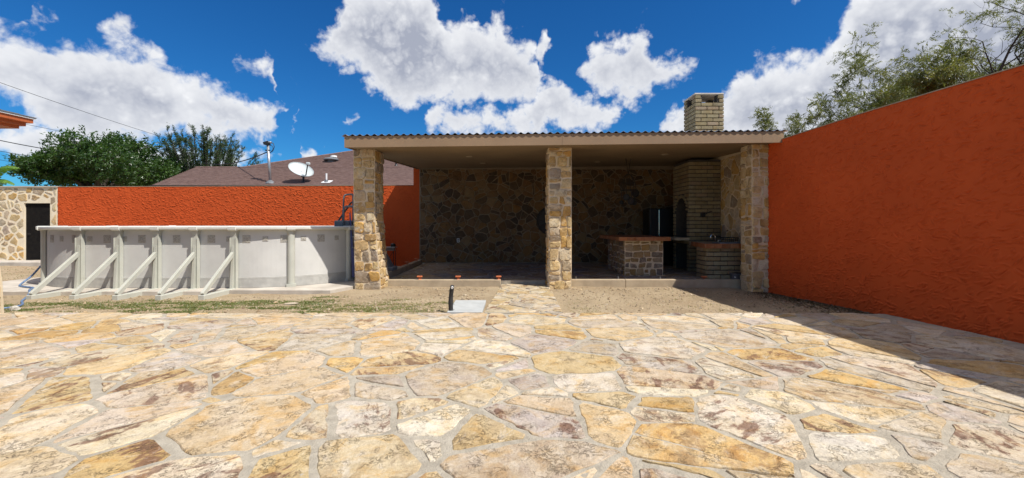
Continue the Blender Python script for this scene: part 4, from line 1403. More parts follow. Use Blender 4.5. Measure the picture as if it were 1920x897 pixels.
# X-legged side table with a dark ball, pale steps under it
tz = 0.02
tt = thing('side_table', (-3.86, 13.5, tz), 'small side table with crossed iron legs standing before the orange wall', 'table')
TXc, TYc = -3.86, 13.5
MB().bbox((TXc - .19, TYc - .15, .66), (TXc + .19, TYc + .15, .69), .006).build('table_top', 'steel', tt)
MB().bbox((TXc - .15, TYc - .12, .57), (TXc + .15, TYc + .12, .658), .006).build('apron', 'steel', tt)
for sx in (-1, 1):
    for sy in (-1, 1):
        MB().tube([(TXc + sx * .14, TYc + sy * .11, -.03), (TXc + sx * .14, TYc + sy * .11, .57)], .013, 6).build('leg', 'iron', tt)
    MB().tube([(TXc - sx * .14, TYc - .12, .12), (TXc + sx * .14, TYc - .12, .56)], .009, 6).build('cross_bar', 'iron', tt)
MB().lathe((TXc, TYc - .125, .34), [(.001, -.03), (.03, 0), (.001, .03)], 10).build('boss', 'iron', tt)
bl = MB()
prof = [(max(.002, .085 * math.cos(t)), .06 + .075 * math.sin(t)) for t in [math.pi * (k / 10 - .5) for k in range(11)]]
bl.lathe((TXc + .10, TYc - .02, .676), prof, 18)
tag(bl.build('ball', 'gloss', smooth=True), 'glossy dark ball resting on the crossed-leg side table', 'ball')
st1 = MB().bbox((-4.3, 12.6, -.06), (-3.14, 13.0, .12), .012).build('step', 'concrete')
tag(st1, 'low pale concrete block beside the pavilion side kerb', 'block')
lf = thing('ladder_foot', (-3.2, 10.9, .1), 'grey plastic pool step base standing on the pavilion side kerb', 'step base')
MB().bbox((-3.42, 10.62, .235), (-2.96, 11.05, .33), .02).build('base', 'ladder', lf)
MB().add([(-3.40, 10.66, .33), (-3.04, 10.66, .33), (-3.04, 11.0, .33), (-3.40, 11.0, .33), (-3.38, 10.7, .68), (-3.22, 10.7, .68), (-3.22, 10.96, .68), (-3.38, 10.96, .68)],
         [(0, 3, 2, 1), (4, 5, 6, 7), (0, 1, 5, 4), (1, 2, 6, 5), (2, 3, 7, 6), (3, 0, 4, 7)]).build('upright', 'ladder', lf)

# pipe wrapped in black, concrete pad, stones
pi = thing('standpipe', (-.985, 6.86, -.04), 'short crooked standpipe wrapped in black tape with a white mouth', 'pipe')
pz0 = Vector((-.985, 6.88, -.06))
pth = [pz0, pz0 + Vector((0, 0, .1)), pz0 + Vector((-.005, 0, .2)), pz0 + Vector((.0, .005, .3)), pz0 + Vector((.012, -.005, .4)), pz0 + Vector((.028, -.03, .475))]
MB().tube(pth, [.037, .035, .038, .034, .036, .030], 12).build('wrapped_pipe', 'tar', pi)
nd = (pth[-1] - pth[-2]).normalized()
MB().tube([pth[-1] + Vector((0, -.015, -.025)), pth[-1] + Vector((0, -.034, -.03))], .021, 12).build('mouth', 'white', pi)
mb = MB()
for k in range(16):
    t = rb.random()
    c = pz0 + Vector((0, 0, .05 + t * .42))
    a_ = rb.uniform(0, 6.28)
    dv = Vector((math.cos(a_), math.sin(a_), rb.uniform(-.4, .4)))
    mb.tube([c + dv * .03, c + dv * (.045 + rb.random() * .02)], [.006, .002], 5)
mb.build('loose_tape', 'tar', pi)
pd = MB().bbox((-1.035, 6.79, -.09), (-.475, 7.83, .012), .008)
pd = pd.build('concrete_pad', 'pad')
tag(pd, 'square light grey concrete pad set in the dirt beside the path', 'pad')

# ================================================================== SWIMMING POOL
sl = MB().prism([(-12.2, 8.62), (-6.15, 8.66), (-6.15, 8.84), (-3.75, 8.80), (-3.52, 9.35), (-3.55, 13.9), (-12.2, 13.9)], -.12, .035).build('pool_slab', 'concrete')
tag(sl, 'pale concrete slab under the swimming pool', 'slab', kind='structure')
PZ0, PZ1 = .035, 1.355
CLX, CRX, CY, PR = -9.15, -5.92, 11.34, 2.2
def outline(kind, t):
    """point and outward normal: kind 'S' front straight x=t, 'R'/'L' end arcs with t degrees from the front, 'B' back straight"""
    if kind == 'S': return Vector((t, CY - PR, 0)), Vector((0, -1, 0))
    if kind == 'B': return Vector((t, CY + PR, 0)), Vector((0, 1, 0))
    a = R(t)
    n = Vector((math.sin(a) * (1 if kind == 'R' else -1), -math.cos(a), 0))
    c = Vector((CRX if kind == 'R' else CLX, CY, 0))
    return c + n * PR, n
pool = thing('swimming_pool', (-7.5, 11.3, PZ0), 'oval above-ground swimming pool with grey walls and slanted braces', 'swimming pool')
posts = [('R', 28.5), ('R', 62.5), ('R', 96), ('R', 130), ('L', 36), ('L', 72), ('L', 108), ('L', 144)]
straight = [-9.2, -8.38, -7.56, -6.74, -5.92]
# stations going round, starting at the left end
st = [('L', 180), ('L', 144), ('L', 108), ('L', 72), ('L', 36)] + [('S', x) for x in straight] + [('R', 28.5), ('R', 62.5), ('R', 96), ('R', 130), ('R', 180)]
def between(a, b_, n=10):
    """points along the outline between two stations"""
    out = []
    for i in range(n + 1):
        t = i / n
        if a[0] == b_[0]:
            out.append(outline(a[0], a[1] + (b_[1] - a[1]) * t))
        elif a[0] == 'L' and b_[0] == 'S':
            L1 = PR * R(a[1]); L2 = b_[1] - CLX
            s = t * (L1 + max(L2, 0))
            if s <= L1: out.append(outline('L', math.degrees((L1 - s) / PR)))
            else: out.append(outline('S', CLX + s - L1))
        elif a[0] == 'S' and b_[0] == 'R':
            L1 = max(CRX - a[1], 0); L2 = PR * R(b_[1])
            s = t * (L1 + L2)
            if s < L1: out.append(outline('S', a[1] + s))
            else: out.append(outline('R', math.degrees((s - L1) / PR)))
    return out
def sweep(mb, pts, prof, close_ends=True):
    """prof: closed list of (outward offset, z)"""
    k = len(prof)
    vs = []
    for p, n in pts:
        for (o_, z) in prof:
            vs.append((p.x + n.x * o_, p.y + n.y * o_, z))
    fs = []
    for i in range(len(pts) - 1):
        for j in range(k):
            j2 = (j + 1) % k
            fs.append((i * k + j, (i + 1) * k + j, (i + 1) * k + j2, i * k + j2))
    if close_ends:
        fs.append(tuple(range(k)))
        fs.append(tuple((len(pts) - 1) * k + j for j in range(k - 1, -1, -1)))
    return mb.add(vs, fs)
RAIL = [(-.075, PZ1 - .075), (.100, PZ1 - .075), (.128, PZ1 - .055), (.130, PZ1 - .016), (.108, PZ1), (-.06, PZ1), (-.075, PZ1 - .012)]
CAP = [(-.085, PZ1 - .088), (.115, PZ1 - .092), (.148, PZ1 - .065), (.150, PZ1 - .010), (.120, PZ1 + .010), (-.07, PZ1 + .010), (-.085, PZ1 - .01)]
slen = 0.0
for i in range(len(st) - 1):
    pts = between(st[i], st[i + 1], 12)
    pan_ = sweep(MB(), pts, [(-.004, PZ0), (0, PZ0), (0, PZ1 - .04), (-.004, PZ1 - .04)]).build('wall_panel', 'poolwall', pool, smooth=False)
    sweep(MB(), pts, [(.0005, PZ0 + .01), (.006, PZ0 + .01), (.006, PZ0 + .19), (.0095, PZ0 + .20), (.006, PZ0 + .212), (.0095, PZ0 + .224), (.0005, PZ0 + .23)]).build('lower_band', 'band', pan_)
    sweep(MB(), pts, RAIL).build('top_rail', 'rim', pool)
    # embossed squares, large and small in turn
    total = sum((pts[k + 1][0] - pts[k][0]).length for k in range(len(pts) - 1))
    s = -((slen) % .372)
    kbig = int(slen // .372)
    vis_ = st[i][0] in 'S' or (st[i][0] == 'L' and st[i][1] <= 72) or (st[i][0] == 'R' and st[i][1] < 90)
    while vis_ and s < total:
        big = (kbig % 2 == 0)
        h = .082 if big else .055
        if s > h and s < total - h:
            acc_, p_, n_ = 0, None, None
            for k in range(len(pts) - 1):
                l = (pts[k + 1][0] - pts[k][0]).length
                if acc_ + l >= s:
                    t = (s - acc_) / l
                    p_ = pts[k][0].lerp(pts[k + 1][0], t); n_ = pts[k][1].lerp(pts[k + 1][1], t).normalized()
                    break
                acc_ += l
            tv = Vector((-n_.y, n_.x, 0))
            zc_ = 1.085
            mb = MB()
            for (hh, d0_, d1_) in ((h, .001, .006), (h * .82, .006, .0085), (h * .5, .0085, .012), (h * .22, .012, .016)):
                vs = []
                for dd, sc_ in ((d0_, 1), (d1_, .93)):
                    for (a_, b_) in ((-1, -1), (1, -1), (1, 1), (-1, 1)):
                        q = p_ + tv * (a_ * hh * sc_) + n_ * dd
                        vs.append((q.x, q.y, zc_ + b_ * hh * sc_))
                mb.add(vs, [(4, 5, 6, 7), (0, 1, 5, 4), (1, 2, 6, 5), (2, 3, 7, 6), (3, 0, 4, 7)])
            mb.build('embossed_square', 'emboss', pan_)
        s += .372
        kbig += 1
    slen += total
def bar_at(p, n, w, o0, o1, z0, z1, mb):
    t = Vector((-n.y, n.x, 0))
    vs = []
    for z in (z0, z1):
        for (a_, o_) in ((-1, o0), (1, o0), (1, o1), (-1, o1)):
            q = p + t * (a_ * w / 2) + n * o_
            vs.append((q.x, q.y, z))
    return mb.add(vs, [(3, 2, 1, 0), (4, 5, 6, 7), (0, 1, 5, 4), (1, 2, 6, 5), (2, 3, 7, 6), (3, 0, 4, 7)])
for s_ in st[1:-1]:
    p, n = outline(*s_)
    t = Vector((-n.y, n.x, 0))
    # cap over the joint of the rails
    cp = [(p - t * .085, n), (p + t * .085, n)] if (p - t * .085).x < (p + t * .085).x or True else None
    sweep(MB(), [(p + t * .085, n), (p - t * .085, n)], [(o_, z) for (o_, z) in CAP][::-1]).build('rail_cap', 'rim', pool)
    if s_[0] == 'S':
        up = MB()
        bar_at(p, n, .115, .012, .085, PZ0, PZ1 - .20, up)
        # tapered head of the post
        vs = []
        for (z, w, o1) in ((PZ1 - .199, .115, .085), (PZ1 - .062, .15, .10)):
            for (a_, o_) in ((-1, .012), (1, .012), (1, o1), (-1, o1)):
                q = p + t * (a_ * w / 2) + n * o_
                vs.append((q.x, q.y, z))
        up.add(vs, [(4, 5, 6, 7), (0, 1, 5, 4), (1, 2, 6, 5), (2, 3, 7, 6), (3, 0, 4, 7)])
        uo = up.build('post', 'resin', pool)
        # channel lips of the post
        for a_ in (-1, 1):
            lip = MB()
            q = p + t * (a_ * .062)
            bar_at(q, n, .010, .012, .100, PZ0, PZ1 - .24, lip).build('lip', 'resin', uo)
        # the wedge that spreads towards the foot of the post
        q0 = p + n * .0855
        vs = []
        for (z, d) in ((PZ0, .07), (.95, .015)):
            for a_ in (-1, 1):
                for dd in (0, d):
                    q = q0 + t * (a_ * .026) + n * dd
                    vs.append((q.x, q.y, z))
        MB().add(vs, [(0, 1, 3, 2), (4, 6, 7, 5), (0, 4, 5, 1), (2, 3, 7, 6), (1, 5, 7, 3), (0, 2, 6, 4)]).build('wedge', 'resin', uo)
        foot = p + n * .98
        br = MB().beam(p + n * .09 + Vector((0, 0, .78)), foot + Vector((0, 0, .055)), .075, .06, (1, 0, 0)).build('brace', 'resin', pool)
        MB().beam(p + n * .11 + Vector((0, 0, .806)), foot + n * .0 + Vector((0, 0, .091)), .03, .014, (1, 0, 0)).build('brace_rib', 'resin', br)
        MB().bbox((p.x - .06, foot.y - .04, -.06), (p.x + .06, p.y - .09, PZ0 + .012), .008).build('foot_rail', 'resin', pool)
    else:
        mb = MB()
        prof = []
        for k in range(9):
            a_ = math.pi * k / 8
            prof.append((math.cos(a_) * .075, .012 + math.sin(a_) * .07))
        vs = []
        for z, sc_ in ((PZ0 + .06, 1), (PZ1 - .17, 1), (PZ1 - .062, 1.25)):
            for (w, o_) in prof:
                q = p + t * (w * sc_) + n * (o_ * (1 if sc_ == 1 else 1.1))
                vs.append((q.x, q.y, z))
        fs = []
        for j in range(2):
            for k in range(8):
                fs.append((j * 9 + k + 1, j * 9 + k, (j + 1) * 9 + k, (j + 1) * 9 + k + 1))
        mb.add(vs, fs)
        po = mb.build('post', 'resin', pool, smooth=False)
        bar_at(p, n, .19, .005, .105, PZ0, PZ0 + .06, MB()).build('post_foot', 'resin', po)
# back wall, liner and water
back = sweep(MB(), [outline('R', 180 - 1), outline('B', -7.5), outline('L', 180 - 1)], [(-.004, PZ0), (0, PZ0), (0, PZ1 - .04), (-.004, PZ1 - .04)]).build('wall_panel', 'poolwall', pool)
sweep(MB(), [outline('R', 180), outline('B', -7.5), outline('L', 180)], RAIL).build('top_rail', 'rim', pool)
wp = [outline('L', 180 - k * 6)[0] - outline('L', 180 - k * 6)[1] * .03 for k in range(31)] + [outline('R', k * 6)[0] - outline('R', k * 6)[1] * .03 for k in range(31)]
MB().add([(p.x, p.y, 1.2) for p in wp], [tuple(range(len(wp)))]).build('water', 'water', pool)

# ---- pool ladder
ld = thing('pool_ladder', (-4.3, 10.9, 1.3), 'grey A-frame pool ladder rising above the pool rim beside the stone column', 'ladder')
LY = 10.9
def lp(x, y, d=LY): return px(x, y, d)
def bend(pts, r=.07):
    """polyline with its corners rounded"""
    out = [Vector(pts[0])]
    for i in range(1, len(pts) - 1):
        a, b_, c = Vector(pts[i - 1]), Vector(pts[i]), Vector(pts[i + 1])
        p0 = b_ + (a - b_).normalized() * min(r, (a - b_).length * .45)
        p1 = b_ + (c - b_).normalized() * min(r, (c - b_).length * .45)
        for k in range(6):
            t = k / 5
            out.append(p0 * (1 - t) ** 2 + b_ * 2 * t * (1 - t) + p1 * t * t)
    out.append(Vector(pts[-1]))
    return out
MB().tube(bend([lp(642, 424), lp(645, 366), lp(662, 364), lp(662, 440)]), .022, 8).build('handrail', 'ladder', ld, smooth=True)
MB().tube(bend([lp(644, 424, 10.4), lp(645, 388, 10.4), lp(664, 387, 10.4), lp(666, 470, 10.4)]), .024, 8).build('handrail', 'ladder', ld, smooth=True)
MB().tube(bend([lp(632, 428, 11.6), lp(632, 418, 11.6), lp(659, 379, 11.6), lp(668, 379, 11.6)]), .024, 8).build('inner_rail', 'black', ld, smooth=True)
a_ = lp(640, 425); b_ = lp(660, 414)
MB().bbox((a_.x, 10.45, a_.z - .02), (b_.x + .1, 10.95, b_.z), .02).build('platform', 'ladder', ld)
MB().add([lp(655, 399, 10.3), lp(657, 399, 10.3), lp(667, 520, 10.2), lp(660, 520, 10.2), lp(655, 399, 10.38), lp(657, 399, 10.38), lp(667, 520, 10.28), lp(660, 520, 10.28)],
         [(0, 1, 2, 3), (7, 6, 5, 4), (0, 4, 5, 1), (1, 5, 6, 2), (2, 6, 7, 3), (3, 7, 4, 0)]).build('side_rail', 'ladder2', ld)
for k in range(4):
    zz = .3 + .26 * k
    MB().bbox((-3.85, 10.24, zz), (-3.62, 10.9, zz + .04), .01).build('tread', 'ladder', ld)

# ---- hose
hp = [px(88, 505, 10.3), px(80, 520, 10.0), px(62, 531, 9.4)]
hp[0].z = .05 + .33; hp[1].z = .3
pts = [Vector((-11.05, 10.0, .42)), Vector((-10.98, 9.75, .22)), Vector((-10.9, 9.45, .055)), Vector((-10.55, 9.22, .055)), Vector((-10.15, 9.05, .052)), Vector((-9.95, 8.80, .050)), Vector((-9.74, 8.62, .045)),
       Vector((-9.58, 8.45, -.005)), Vector((-9.3, 8.15, -.015)), Vector((-9.02, 7.85, -.015)), Vector((-8.72, 7.60, -.02)), Vector((-8.55, 7.38, -.02)), Vector((-8.58, 7.22, -.02)), Vector((-8.78, 7.12, -.02)), Vector((-9.1, 7.08, -.02)), Vector((-9.3, 7.02, -.02))]
sm = []
for i in range(len(pts) - 1):
    p0, p1, p2, p3 = pts[max(i - 1, 0)], pts[i], pts[i + 1], pts[min(i + 2, len(pts) - 1)]
    for k in range(5):
        t = k / 5
        sm.append(.5 * ((2 * p1) + (p2 - p0) * t + (2 * p0 - 5 * p1 + 4 * p2 - p3) * t * t + (3 * p1 - p0 - 3 * p2 + p3) * t ** 3))
sm.append(pts[-1])
hs_ = MB().tube(sm, .019, 8).build('hose', 'hose', smooth=True)
tag(hs_, 'blue garden hose lying from the pool onto the dirt', 'hose')
def rock(c, s, label, tint, seed):
    r = random.Random(seed)
    mb = MB().tint((*tint, r.random()))
    prof = []
    n_ = 9
    vs = []
    for (f, z) in ((1.0, -.2), (1.05, .15), (.8, .6), (.35, .9)):
        for k in range(n_):
            a_ = 2 * math.pi * k / n_
            q = f * r.uniform(.8, 1.15)
            vs.append((c[0] + s[0] * q * math.cos(a_), c[1] + s[1] * q * math.sin(a_), c[2] + s[2] * z * r.uniform(.8, 1.1)))
    fs = [(i * n_ + k, i * n_ + (k + 1) % n_, (i + 1) * n_ + (k + 1) % n_, (i + 1) * n_ + k) for i in range(3) for k in range(n_)]
    fs.append(tuple(27 + k for k in range(n_)))
    return tag(mb.add(vs, fs).build('rock', 'wallstone'), label, 'rock')
rock((-8.35, 7.16, -.03), (.08, .06, .07), 'white lump of rock beside the end of the blue hose', (.62, .6, .54), 1)
rock((-8.72, 7.02, -.035), (.24, .07, .03), 'flat grey stone lying under the end of the blue hose', (.30, .31, .30), 2)
rock((-4.0, 7.75, -.035), (.12, .1, .018), 'flat pale stone lying in the dirt in front of the pool', (.55, .50, .42), 3)

# ================================================================== HOUSE CORNER AT THE LEFT
hs = thing('house', (-9.0, 5.0, -.05), 'house corner with orange eave, grey shingles and a stone porch column', 'house')
EX, EY = -8.10, 7.22
MB().box((-15, -6, 3.005), (EX - .17, EY - .06, 3.05)).build('soffit', 'orange_trim', hs)
MB().box((-15, -6, 3.051), (EX - .09, EY - .03, 3.105)).build('fascia', 'orange_trim', hs)
MB().box((-15, -6, 3.106), (EX, EY, 3.172)).build('fascia', 'orange_trim', hs)
MB().box((-15, -6, 3.173), (EX + .02, EY + .02, 3.192)).build('drip_edge', 'white', hs)
mb = MB()
z0_, hp_ = 3.196, .27
for k in range(14):                       # hip of lapped courses
    i0 = k * .14; i1 = i0 + .15
    za = z0_ + i0 * hp_; zb = z0_ + i1 * hp_
    th = .012
    mb.add([(EX + .03 - i0, EY + .03 - i0, za + th), (EX + .03 - i1, EY + .03 - i1, zb), (EX + .03 - i1, -6, zb), (EX + .03 - i0, -6, za + th), (EX + .03 - i0, EY + .03 - i0, za), (EX + .03 - i0, -6, za)],
           [(0, 3, 2, 1), (4, 5, 3, 0)])
    mb.add([(EX + .03 - i0, EY + .03 - i0, za + th), (EX + .03 - i1, EY + .03 - i1, zb), (-15, EY + .03 - i1, zb), (-15, EY + .03 - i0, za + th), (EX + .03 - i0, EY + .03 - i0, za), (-15, EY + .03 - i0, za)],
           [(0, 1, 2, 3), (4, 0, 3, 5)])
mb.build('shingle_roof', 'shingle_grey', hs)
r6 = random.Random(66)
pc = MB()
lv = [(-.1, .05), (.5, .035), (.95, .0), (3.0, 0)]
vs = []
for (z, f) in lv:
    vs += [(-8.82 - f, 6.42 - f, z), (-8.32 + f, 6.42 - f, z), (-8.32 + f, 6.9 + f, z), (-8.82 - f, 6.9 + f, z)]
fs = [(4 * i + kk, 4 * i + (kk + 1) % 4, 4 * i + 4 + (kk + 1) % 4, 4 * i + 4 + kk) for i in range(3) for kk in range(4)] + [(12, 13, 14, 15)]
pcol = pc.add(vs, fs).build('porch_column', 'mortar_wall', hs)
for p in rubble(.48, 3.05, r6, (.13, .27), (.14, .3), .026):
    q = roughen(p, r6, .07, .011, .14)
    if area(q) <= 0: continue
    m2 = MB()
    fz_ = float(np.interp(cent(q)[1] - .1, [-.1, .5, .95], [.05, .035, 0]))
    add_stone(m2, q, (-8.32 + fz_, 6.42, -.1), (0, 1, 0), (0, 0, 1), (1, 0, 0), r6.uniform(.012, .03), r6, .012, .006, -.03, pick(PALE_TINTS, r6))
    m2.build('stone', 'wallstone', pcol)
for p in rubble(.50, 3.05, r6, (.13, .27), (.14, .3), .026):
    q = roughen(p, r6, .07, .011, .14)
    if area(q) <= 0: continue
    m2 = MB()
    fz_ = float(np.interp(cent(q)[1] - .1, [-.1, .5, .95], [.05, .035, 0]))
    add_stone(m2, q, (-8.82, 6.42 - fz_, -.1), (1, 0, 0), (0, 0, 1), (0, -1, 0), r6.uniform(.012, .03), r6, .012, .006, -.03, pick(PALE_TINTS, r6))
    m2.build('stone', 'wallstone', pcol)
MB().box((-15, -6, -.1), (-9.6, 6.0, 3.0)).build('wall', 'orange_trim', hs)

# ================================================================== NEIGHBOUR'S HOUSE
nh = thing('house', (-6, 21, -.05), "neighbour's house with a brown shingle hip roof behind the orange wall", 'house')
EYF, EZ, PIT = 17.0, 2.95, 0.40
def rz(y): return EZ + PIT * (y - EYF)
def hip_left(y):        # left limit of the front slope at depth y
    if y <= 19.7: return -14.35 - .09 * (y - 17)
    return -12.4 + (y - 19.7) * 1.16
mb = MB()
yk, ci = EYF, 0
while yk < 26.0:
    yn = min(yk + .145, 26.0)
    if abs(yk - 19.7) < .14 and yk < 19.7: yn = 19.7
    xa, xb = hip_left(yk + .001), hip_left(yn - .001)
    th = .030
    mb.add([(xa, yk, rz(yk) + th), (9, yk, rz(yk) + th), (9, yn, rz(yn)), (xb, yn, rz(yn)), (xa, yk, rz(yk)), (9, yk, rz(yk))], [(0, 1, 2, 3), (4, 5, 1, 0)])
    yk = yn
mb.build('roof', 'shingle', nh)
mb = MB()
mb.add([(-12.4, 19.7, rz(19.7) - .004), (-14.6, 19.7, rz(19.7) - .004), (-14.35, 22.4, rz(17)), (-12.4, 22.4, rz(17))], [(0, 1, 2, 3)])
mb.add([(-12.4, 19.7, rz(19.7)), (hip_left(26), 26, rz(26)), (-9, 33, rz(19.0)), (-15, 27, rz(17))], [(0, 3, 2, 1)])
mb.add([(hip_left(26), 26, rz(26)), (9, 26, rz(26)), (9, 35, EZ), (-9, 35, EZ)], [(3, 2, 1, 0)])
mb.build('rear_roof', 'shingle', nh)
MB().box((-14.4, 16.93, EZ - .17), (9, 17.0, EZ + .005)).build('fascia', 'black', nh)
MB().box((-13.9, 17.45, -.1), (8.6, 34.5, EZ - .05)).build('wall', 'mortar_wall', nh)
MB().tube([(-12.4, 19.7, rz(19.7) + .01), (hip_left(26), 26, rz(26) + .01)], .035, 6).build('ridge_cap', 'shingle', nh)
MB().tube([(-14.6, 19.7, rz(19.7) + .005), (-12.4, 19.7, rz(19.7) + .005)], .035, 6).build('ridge_cap', 'shingle', nh)

def on_roof(x, y):
    """point where the sight line through (x, y) meets the front roof slope"""
    d = (EZ - PIT * EYF - CZ) / ((HY - y) / F - PIT)
    return px(x, y, d)
# service mast with weatherhead
b0 = on_roof(507, 343)
ms = thing('service_mast', b0, 'galvanised electric service mast with black weatherhead on the brown roof', 'mast')
k = b0.y / F
tp = b0 + Vector((-.10, 0, 71 * k))
MB().tube([b0 - Vector((0, 0, .05)), tp], .055, 12).build('pipe', 'steel', ms, smooth=True)
MB().lathe(b0 - Vector((0, .0, .04)), [(.20, 0), (.16, .06), (.08, .12), (.06, .14)], 14).build('flashing', 'ladder', ms)
hd = tp + Vector((0, 0, .0))
MB().add([hd + Vector(q) for q in ((-.13, -.09, 0), (.07, -.09, 0), (.07, .09, 0), (-.13, .09, 0), (-.17, -.07, .10), (.02, -.09, .15), (.02, .09, .15), (-.17, .07, .10))],
         [(0, 3, 2, 1), (4, 5, 6, 7), (0, 1, 5, 4), (1, 2, 6, 5), (2, 3, 7, 6), (3, 0, 4, 7)]).build('weatherhead', 'black', ms)
MB().bbox(hd + Vector((.02, -.07, .06)), hd + Vector((.15, .07, .14)), .03).build('hood', 'steel', ms)
MB().tube([hd + Vector((.12, 0, .1)), hd + Vector((.22, 0, .06)), hd + Vector((.26, 0, -.08)), hd + Vector((.2, 0, -.25)), hd + Vector((.05, 0, -.34))], .014, 6).build('drip_loop', 'black', ms, smooth=True)
MB().tube([hd + Vector((.06, 0, 0)), hd + Vector((.2, 0, -.06)), hd + Vector((.21, 0, -.18)), hd + Vector((.1, 0, -.32)), hd + Vector((-.05, 0, -.32))], .012, 6).build('drip_loop', 'black', ms, smooth=True)
MB().bbox(hd + Vector((-.1, -.05, -.24)), hd + Vector((.08, .05, -.20)), .008).build('clamp', 'black', ms)
# satellite dish
b1 = on_roof(569, 342)
sd = thing('satellite_dish', b1, 'pale oval satellite dish on a black mast on the brown roof', 'satellite dish')
k = b1.y / F
MB().lathe(b1 - Vector((0, 0, .05)), [(.09, 0), (.08, .08), (.04, .10), (.04, 12 * k)], 12).build('mount', 'black', sd)
jt = b1 + Vector((0, 0, 13 * k))
MB().bbox(jt - Vector((.07, .07, .07)), jt + Vector((.09, .07, .09)), .01).build('bracket', 'black', sd)
dc = b1 + Vector((-1.5 * k, -.12, 24 * k))
nrm = Vector((.42, -.62, .66)).normalized()
maj = (Vector((-.86, -.1, .0)) - nrm * Vector((-.86, -.1, .0)).dot(nrm)).normalized()
maj = (maj + nrm.cross(maj) * -.28).normalized()
mnr = nrm.cross(maj)
mb = MB()
vs = []
RN, SN = 6, 32
for side, off in ((1, 0.0), (-1, -.018)):
    for i in range(RN + 1):
        f = i / RN
        for j in range(SN):
            a_ = 2 * math.pi * j / SN
            q = dc + maj * (.50 * f * math.cos(a_)) + mnr * (.37 * f * math.sin(a_)) + nrm * (.10 * (f * f - 1) + off)
            vs.append(q)
fs = []
for s_ in range(2):
    o_ = s_ * (RN + 1) * SN
    for i in range(RN):
        for j in range(SN):
            j2 = (j + 1) % SN
            q = (o_ + i * SN + j, o_ + i * SN + j2, o_ + (i + 1) * SN + j2, o_ + (i + 1) * SN + j)
            fs.append(q if s_ else q[::-1])
o_ = (RN + 1) * SN
for j in range(SN):
    j2 = (j + 1) % SN
    fs.append((RN * SN + j, RN * SN + j2, o_ + RN * SN + j2, o_ + RN * SN + j))
rf = mb.add(vs, fs).build('reflector', 'dish', sd, smooth=True)
mb = MB()
for i in range(7):
    c = dc + maj * (.14 - .045 * i) * -1 + mnr * .0 + nrm * (-.085)
    q0 = c - maj * .014 + mnr * .03; q1 = c + maj * .014 + mnr * .03; q2 = c + maj * .014 - mnr * .03; q3 = c - maj * .014 - mnr * .03
    mb.add([q0, q1, q2, q3], [(0, 1, 2, 3)])
mb.build('faded_print', 'white', rf)
MB().tube([jt, dc - nrm * .11], .03, 8).build('back_arm', 'black', sd)
foot_ = b1 + Vector((9 * k, -.2, 12 * k))
head_ = b1 + Vector((17 * k, -.42, 30 * k))
MB().tube([jt, foot_, head_], .022, 8).build('feed_arm', 'black', sd)
MB().bbox(head_ + Vector((-.06, -.05, -.02)), head_ + Vector((.09, .06, .10)), .025).build('receiver', 'dish', sd)
# vents
b2 = on_roof(612, 343)
vp = thing('vent_pipe', b2, 'white plumbing vent pipe with flashing on the brown roof', 'vent pipe')
MB().add([b2 + Vector(q) for q in ((-.17, -.12, -.02), (.17, -.12, -.02), (.20, .16, .09), (-.14, .16, .09), (-.17, -.12, 0), (.17, -.12, 0), (.20, .16, .11), (-.14, .16, .11))],
         [(0, 3, 2, 1), (4, 5, 6, 7), (0, 1, 5, 4), (1, 2, 6, 5), (2, 3, 7, 6), (3, 0, 4, 7)]).build('flashing', 'white', vp)
MB().tube([b2, b2 + Vector((0, 0, .12))], [.09, .06], 12).build('collar', 'ladder', vp)
MB().tube([b2 + Vector((0, 0, .1)), b2 + Vector((0, 0, .38))], .035, 12).build('pipe', 'white', vp)
b3 = on_roof(621, 303)
tv = thing('roof_vent', b3, 'dark round attic vent on the upper brown roof slope', 'roof vent')
MB().lathe(b3 - Vector((0, 0, .12)), [(.17, 0), (.17, .16), (.34, .17), (.36, .21), (.30, .27), (.14, .31)], 24).build('hood', 'ladder', tv)
MB().lathe(b3 + Vector((.12, 0, .195)), [(.16, 0), (.15, .08), (.05, .1)], 16).build('cap', 'white', tv)
b4 = on_roof(743, 311)
tv2 = thing('roof_vent', b4, 'small dark pipe vent on the roof seen beside the stone column', 'roof vent')
MB().lathe(b4 - Vector((0, 0, .05)), [(.10, 0), (.05, .1), (.035, .15), (.06, .16), (.06, .2)], 14).build('hood', 'black', tv2)
MB().lathe(b4 + Vector((0, 0, .152)), [(.035, 0), (.02, .04)], 12).build('cap', 'white', tv2)

# ---- overhead wires
def wire(a, b_, sag, r, label):
    a = Vector(a); b_ = Vector(b_)
    pts = [a.lerp(b_, t / 16) - Vector((0, 0, sag * 4 * (t / 16) * (1 - t / 16))) for t in range(17)]
    tag(MB().tube(pts, r, 6).build('overhead_wire', 'black', smooth=True), label, 'wire', 'overhead wires')
wire(px(-300, 45, 15), px(340, 268, 27), .15, .011, 'long thin overhead wire sloping down across the clouds to the trees')
wire(px(-120, 193, 18), px(180, 258, 25), .1, .010, 'thin overhead wire passing just under the house eave')
wire(px(-150, 228, 17), px(120, 285, 24), .1, .022, 'thickest overhead wire entering the broad tree')
wire(px(-150, 252, 17), px(110, 300, 24), .1, .012, 'thin overhead wire below the thickest one')
wire(px(-150, 268, 17), px(100, 315, 24), .1, .010, 'lowest thin overhead wire above the stone wall')
wire(hd + Vector((-.05, 0, -.3)), px(380, 306, 24), .25, .022, 'twisted black service cable from the mast to the trees')

